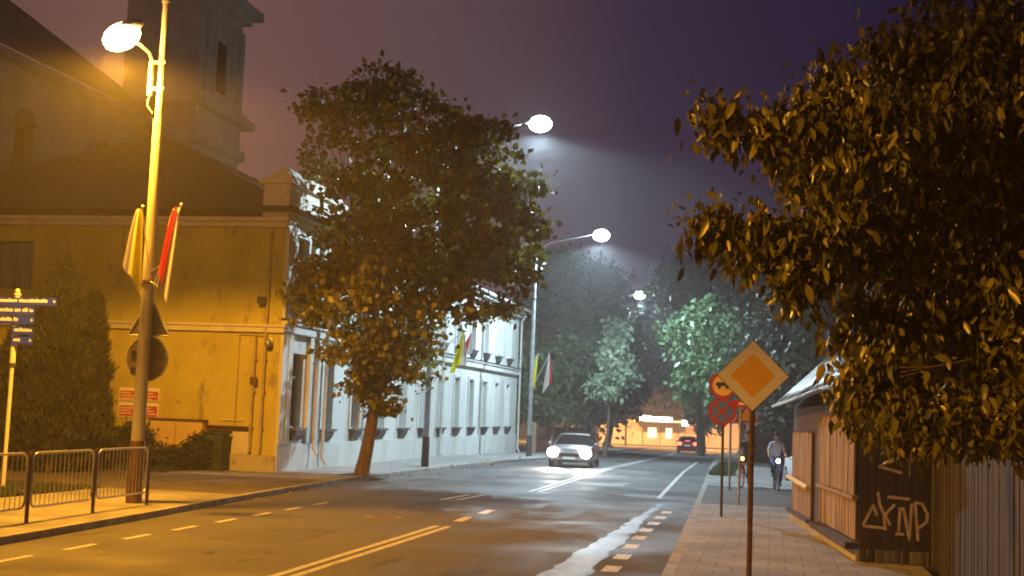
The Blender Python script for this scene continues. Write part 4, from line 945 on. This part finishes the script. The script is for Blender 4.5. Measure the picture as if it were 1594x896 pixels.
# litter leaves on kerb
lf = np.c_[rng.uniform(-11.9, -10.9, 90), rng.uniform(24, 60, 90), np.full(90, .012)]
o = leaves('fallen_leaves', lf, 1, np.full(90, .02), .14, M['leafA'], None, (0, 0, 0), 0); tag(o, 'scattered fallen leaves along the left kerb', 'leaves', kind='stuff')
o.location.z = .03; o.scale.z = 1

# ------------------------------------------------------------------ cars (authored facing -v at the origin)
def car(name, label, paintm, tall=1.46, width=1.80, length=4.3, lights_on=None, wagon=False):
    t = thing(name, label, 'car', (0, 0, 0)); hw = width / 2; Hh = length / 2
    # stations: y, z_bottom, z_belt, half width, z_top, top half width
    st = [(-Hh, .32, .58, hw * .72, .60, hw * .62), (-Hh + .12, .22, .72, hw * .90, .75, hw * .80), (-Hh + .5, .20, .80, hw * .97, .84, hw * .84), (-Hh + 1.05, .20, .88, hw, .93, hw * .86),
          (-Hh + 1.75, .20, .93, hw, tall - .06, hw * .70), (-Hh + 2.15, .20, .94, hw, tall, hw * .70), (-Hh + 2.9, .20, .95, hw, tall - .01, hw * .70),
          (-Hh + 3.5, .20, .96, hw, tall - .07, hw * .67), (Hh - .28, .22, .97, hw * .97, 1.02 if not wagon else tall - .3, hw * .80), (Hh - .05, .28, .93, hw * .92, .97, hw * .82), (Hh, .34, .70, hw * .84, .74, hw * .76)]
    rings = []
    for (y, zb, zl, w1, zt, w2) in st:
        rings.append([(0, y, zb), (-w1 * .86, y, zb), (-w1, y, zb + .14), (-w1 * 1.0, y, (zb + zl) / 2 + .05), (-w1 * .965, y, zl), (-w2, y, zt - .035), (-w2 * .75, y, zt + .005), (0, y, zt + .02),
                      (w2 * .75, y, zt + .005), (w2, y, zt - .035), (w1 * .965, y, zl), (w1, y, (zb + zl) / 2 + .05), (w1, y, zb + .14), (w1 * .86, y, zb)])
    n = 14; body = MB(); glass = MB(); V_ = [p for r in rings for p in r]
    bf, gf = [], []
    for i in range(len(st) - 1):
        for k in range(n):
            f = (i * n + k, i * n + (k + 1) % n, (i + 1) * n + (k + 1) % n, (i + 1) * n + k)
            side = k in (4, 9); top = k in (5, 6, 7, 8)
            if (i == 3 and top) or (i in (4, 5, 6) and side) or (i == 3 and side) or (i == 7 and (side or top)): gf.append(f)
            else: bf.append(f)
    bf.append(tuple(range(n))); bf.append(tuple(range((len(st) - 1) * n, len(st) * n))[::-1])
    body.add(V_, bf); bo = body.build('body', paintm, t, True)
    glass.add(V_, gf); glass.build('windows', M['glass'], t, True)
    for y in (-Hh + .82, Hh - .85):
        for s in (-1, 1):
            x = s * (hw - .09); wb = MB(); wb.tube([(x - .1, y, .32), (x + .1, y, .32)], .32, 20); wo = wb.build('wheel', M['tyre'], t)
            rb = MB(); rb.tube([(x + s * .095, y, .32), (x + s * .108, y, .32)], .20, 16); rb.build('rim', M['rim'], wo)
    b = MB().box(-hw * .5, hw * .5, -Hh - .025, -Hh + .05, .45, .60); b.build('grille', M['black'], t)
    b = MB().box(-hw * .8, hw * .8, -Hh + .0, -Hh + .2, .22, .34); b.build('bumper', M['black'], t)
    MB().box(-.26, .26, -Hh - .04, -Hh - .026, .35, .45).build('licence_plate', M['swhite'], t)
    MB().box(-.26, .26, Hh + .01, Hh + .03, .62, .73).build('licence_plate', M['swhite'], t)
    for s in (-1, 1):
        MB().ell((s * hw * .74, -Hh + .08, .62), (.25, .18, .22) if lights_on == 'front' else (.17, .10, .10), 12, 8).build('headlight', M['headlight'] if lights_on == 'front' else M['glass'], t, True)
        MB().ell((s * hw * .76, Hh - .05, .82), (.22, .12, .15) if lights_on == 'rear' else (.17, .08, .09), 12, 8).build('tail_light', M['taillight'] if lights_on == 'rear' else M['sred'], t, True)
        MB().ell((s * (hw + .08), -Hh + 1.35, .98), (.11, .06, .07), 10, 6).build('mirror', paintm, t, True)
    if lights_on == 'rear':
        MB().box(-.2, .2, Hh - .2, Hh - .16, 1.06, 1.09).build('brake_lamp', M['redlamp'], t)
    if lights_on == 'front':
        for s in (-1, 1):
            light('SPOT', 'headlamp_beam', (s * hw * .74, -Hh - .12, .62), (1.0, .93, .82), 900, t, .06, 70, .9, (R(84), 0, R(180)))
    return t
c1 = car('car', 'dark oncoming car with both headlights glaring on the road', M['carA'], lights_on='front', tall=1.40, width=1.82); c1.location = (-8.30, 55.6, gz(55)); c1.rotation_euler[2] = R(2)
c2 = car('car', 'red car driving away with glowing tail lights', M['carB'], lights_on='rear', tall=1.42, width=1.75, length=4.1); c2.location = (-6.9, 111, gz(111)); c2.rotation_euler[2] = R(183)
c3 = car('car', 'white car parked behind the wooden shed', M['carC'], tall=1.5, width=1.8); c3.location = (1.65, 47.5, 0); c3.rotation_euler[2] = R(8)

# ------------------------------------------------------------------ bicycles and riders (facing -v)
def bicycle(label, loc, rot, m, lampm):
    t = thing('bicycle', label, 'bicycle', (0, 0, 0), 'bicycles on the right pavement')
    for y in (-.55, .52):
        w_ = MB().torus((0, y, .34), .325, .022, 'x', 28, 6).build('wheel', M['tyre'], t, True)
        b = MB(); b.torus((0, y, .34), .30, .008, 'x', 28, 5)
        for k in range(14): a = 2 * math.pi * k / 14; b.tube([(0, y, .34), (0, y + .3 * math.cos(a), .34 + .3 * math.sin(a))], .002, 3)
        b.tube([(-.05, y, .34), (.05, y, .34)], .02, 8); b.build('rim', M['rim'], w_)
    b = MB()
    for p, q in (((0, .06, .30), (0, -.36, .78)), ((0, .06, .30), (0, .22, .82)), ((0, .20, .76), (0, -.36, .84)), ((.03, .06, .30), (.03, .52, .34)), ((-.03, .06, .30), (-.03, .52, .34)), ((.02, .2, .76), (.02, .52, .34)), ((-.02, .2, .76), (-.02, .52, .34)), ((0, -.36, .98), (0, -.40, .68)), ((.045, -.40, .68), (.045, -.55, .34)), ((-.045, -.40, .68), (-.045, -.55, .34))): b.tube([p, q], .016, 6)
    b.build('frame', m, t, True)
    b = MB(); b.tube([(-.28, -.22, 1.04), (-.18, -.34, 1.04), (0, -.38, 1.0), (.18, -.34, 1.04), (.28, -.22, 1.04)], .013, 6); b.build('handlebar', M['darkmetal'], t, True)
    b = MB(); b.ell((0, .25, .90), (.08, .14, .035), 10, 6); b.tube([(0, .22, .82), (0, .24, .89)], .014, 6); b.build('saddle', M['black'], t, True)
    b = MB(); b.tube([(.07, .06, .30), (.08, -.02, .16)], .012, 5); b.tube([(-.07, .06, .30), (-.08, .14, .44)], .012, 5); b.box(.07, .16, -.06, .02, .14, .165); b.box(-.16, -.07, .10, .18, .43, .455); b.build('pedals', M['darkmetal'], t)
    b = MB().ell((0, -.47, .92), (.06, .05, .06), 10, 8); b.build('front_light', lampm, t, True)
    t.location = loc; t.rotation_euler[2] = rot; return t
def skin(name, pts, edges, rad, m, parent, sub=1):
    me = bpy.data.meshes.new(name); me.from_pydata(pts, edges, []); me.materials.append(m)
    o = bpy.data.objects.new(name, me); col.objects.link(o); o.parent = parent
    o.modifiers.new('skin', 'SKIN').use_smooth_shade = True
    for i, r in enumerate(rad): me.skin_vertices[0].data[i].radius = r if hasattr(r, '__len__') else (r, r)
    me.skin_vertices[0].data[0].use_root = True
    s = o.modifiers.new('sub', 'SUBSURF'); s.levels = sub; s.render_levels = sub; return o
def rider(label, loc, rot, shirt, trousers, lean=0.0, hair='hair'):
    t = thing('person', label, 'person', (0, 0, 0))
    y0 = .24; cy = y0 - .10 - lean; ny = y0 - .16 - lean * 1.5; hy = ny - .03
    P_ = [(0, y0, .98), (0, y0 - .04, 1.15), (0, cy, 1.36), (0, ny, 1.50), (0, ny - .01, 1.57), (0, hy, 1.66), (0, hy, 1.74),
          (.17, cy, 1.42), (.25, cy - .14, 1.20), (.26, -.24, 1.06), (-.17, cy, 1.42), (-.25, cy - .14, 1.20), (-.26, -.24, 1.06),
          (.10, y0 - .02, .95), (.13, -.14, .62), (.11, -.02, .24), (.11, -.14, .19), (-.10, y0 - .02, .95), (-.13, -.20, .86), (-.11, .12, .52), (-.11, 0.0, .47)]
    E_ = [(0, 1), (1, 2), (2, 3), (3, 4), (4, 5), (5, 6), (2, 7), (7, 8), (8, 9), (2, 10), (10, 11), (11, 12), (0, 13), (13, 14), (14, 15), (15, 16), (0, 17), (17, 18), (18, 19), (19, 20)]
    Rr = [(.15, .11), (.14, .10), (.16, .11), .06, .055, (.085, .10), (.07, .085), .06, .043, .034, .06, .043, .034, .085, .06, .042, .04, .085, .06, .042, .04]
    skin('body', P_, E_, Rr, M['skin'], t, 2)
    tp = [0, 1, 2, 3, 7, 8, 10, 11]; mp = {a: i for i, a in enumerate(tp)}
    skin('shirt', [P_[i] for i in tp], [(mp[a], mp[b_]) for a, b_ in E_ if a in mp and b_ in mp], [((r[0] + .02, r[1] + .02) if hasattr(r, '__len__') else (r + .018, r + .018)) for r in (Rr[i] for i in tp)], shirt, t, 2)
    tp = [0, 13, 14, 15, 17, 18, 19]; mp = {a: i for i, a in enumerate(tp)}
    skin('trousers', [P_[i] for i in tp], [(mp[a], mp[b_]) for a, b_ in E_ if a in mp and b_ in mp], [((r[0] + .015, r[1] + .015) if hasattr(r, '__len__') else (r + .018, r + .018)) for r in (Rr[i] for i in tp)], trousers, t, 2)
    for s, z, y in ((1, .17, -.10), (-1, .45, .04)): MB().ell((s * .11, y, z + .02), (.05, .13, .05), 10, 6).build('shoe', M['black'], t, True)
    MB().ell((0, hy + .025, 1.735), (.09, .105, .10), 14, 10).build('hair', M[hair], t, True)
    b = MB(); b.ell((0, hy - .105, 1.665), (.014, .02, .022), 6, 5)
    b.build('nose', M['skin'], t, True)
    for s in (-1, 1): MB().ell((s * .032, hy - .088, 1.69), (.012, .008, .007), 6, 5).build('eye', M['black'], t, True)
    for s in (-1, 1):
        for f in range(4): 
            x = s * (.235 + .017 * f); b = MB(); b.tube([(x, -.235, 1.075), (x, -.275, 1.065), (x, -.285, 1.035), (x, -.262, 1.025)], .0085, 6); b.build('finger', M['skin'], t, True)
    t.location = loc; t.rotation_euler[2] = rot; return t
bicycle('bicycle with a small amber light, behind the diamond sign pole', (-.75, 42.3, .10), R(-14), M['sred'], M['bikeamber'])
rider('person in dark clothes riding the bicycle behind the diamond sign pole', (-.75, 42.3, .10), R(-14), M['darkcloth'], M['darkcloth'])
bicycle('bicycle with a glaring white front light beside the shed corner', (.20, 41.4, .10), R(6), M['darkmetal'], M['bikelight'])
rider('person in a pale blue top riding the bicycle with the white light', (.20, 41.4, .10), R(6), M['shirtb'], M['jeans'])

# ------------------------------------------------------------------ far background
t = thing('shop', 'low pinkish shop with glaring white sign strips at the end of the road', 'shop', (-13, 165, gz(165)))
z0 = gz(165)
MB().box(-22, -4, 168, 174, z0 - .3, z0 + 3.1).build('wall', M['pink'], t)
MB().box(-17.2, -10.2, 165, 168, z0 + 2.95, z0 + 3.2).build('canopy', M['swhite'], t)
for u0, u1, dz in ((-16.4, -15.0, .12), (-14.8, -12.3, 0)): MB().box(u0, u1, 164.9, 164.98, z0 + 3.1 + dz, z0 + 3.6 + dz).build('sign_strip', M['strip'], t)
for u0, u1 in ((-15.6, -14.5), (-13.3, -12.5)): MB().box(u0, u1, 167.9, 167.98, z0 + .9, z0 + 2.2).build('lit_window', M['shoplit'], t)
for u in (-16, -13.8, -11.4): MB().tube([(u, 165.1, z0), (u, 165.1, z0 + 2.95)], .07, 6).build('canopy_post', M['darkmetal'], t)
t = thing('price_board', 'small lit board on a post right of the shop', 'sign', (-10.2, 160, gz(160)))
MB().tube([(-10.3, 160, gz(160)), (-10.3, 160, gz(160) + 3.2)], .06, 6).build('post', M['darkmetal'], t)
MB().box(-10.7, -9.9, 159.9, 160, gz(160) + 2.6, gz(160) + 3.3).build('lit_panel', M['strip'], t)
t = thing('traffic_light', 'distant red light on a post left of the shop', 'traffic light', (-19.2, 158, gz(158)))
MB().tube([(-19.2, 158, gz(158)), (-19.2, 158, gz(158) + 3.1)], .06, 6).build('post', M['darkmetal'], t)
MB().box(-19.4, -19.0, 157.9, 158.1, gz(158) + 2.5, gz(158) + 3.3).build('housing', M['black'], t)
MB().ell((-19.2, 157.88, gz(158) + 3.05), (.12, .05, .12), 10, 6).build('lens', M['redlamp'], t, True)
# orange lamp over the forecourt
t = thing('street_lamp', 'distant lamp post lighting the orange forecourt from behind the trees', 'street lamp', (-4.5, 148, gz(148)), 'street lamps')
MB().tube([(-4.5, 148, gz(148)), (-4.5, 148, 9.0)], [.12, .08], 8).build('pole', M['galv'], t)
MB().ell((-5.2, 148, 9.0), (.5, .2, .12), 12, 8).build('lamp_head', M['galv'], t, True)
light('SPOT', 'lamp_light', (-5.2, 148, 8.8), (1, .47, .16), 48000, t, .2, 165, .3)
t = thing('street_lamp', 'distant lamp post left over the orange forecourt', 'street lamp', (-20, 156, gz(156)), 'street lamps')
MB().tube([(-24, 158, gz(156)), (-24, 158, 8.0)], [.12, .08], 8).build('pole', M['galv'], t)
MB().ell((-23.4, 158, 8.0), (.5, .2, .12), 12, 8).build('lamp_head', M['galv'], t, True)
light('SPOT', 'lamp_light', (-22.5, 152, 7.8), (1, .47, .12), 48000, t, .2, 160, .3)
# low reddish fence past the house
t = thing('garden_fence', 'low reddish fence beneath the trees past the pale house', 'fence', (-14, 80, gz(80)))
b = MB(); y = 76.
while y < 104: b.box(-13.9, -13.85, y, y + .12, gz(y), gz(y) + 1.7); y += .17
b.build('pickets', M['redfence'], t)
b = MB(); b.box(-13.845, -13.78, 76, 104, gz(90) + .4, gz(90) + .5); b.box(-13.845, -13.78, 76, 104, gz(90) + 1.2, gz(90) + 1.3); b.build('rail', M['redfence'], t)
for y in (76, 82, 88, 94, 100): MB().box(-13.98, -13.7, y - .14, y + .14, gz(y) - .1, gz(y) + 1.9).build('post', M['brick'], t)
# wall beyond right pavement
t = thing('garden_wall', 'long low brownish wall behind the cyclists', 'wall', (2, 60, gz(60)))
MB().box(-1.2, 12, 78, 78.3, gz(78) - .1, gz(78) + 2.2).build('masonry', M['redfence'], t)
MB().box(-1.3, 12.1, 77.9, 78.4, gz(78) + 2.202, gz(78) + 2.3).build('coping', M['concrete'], t)
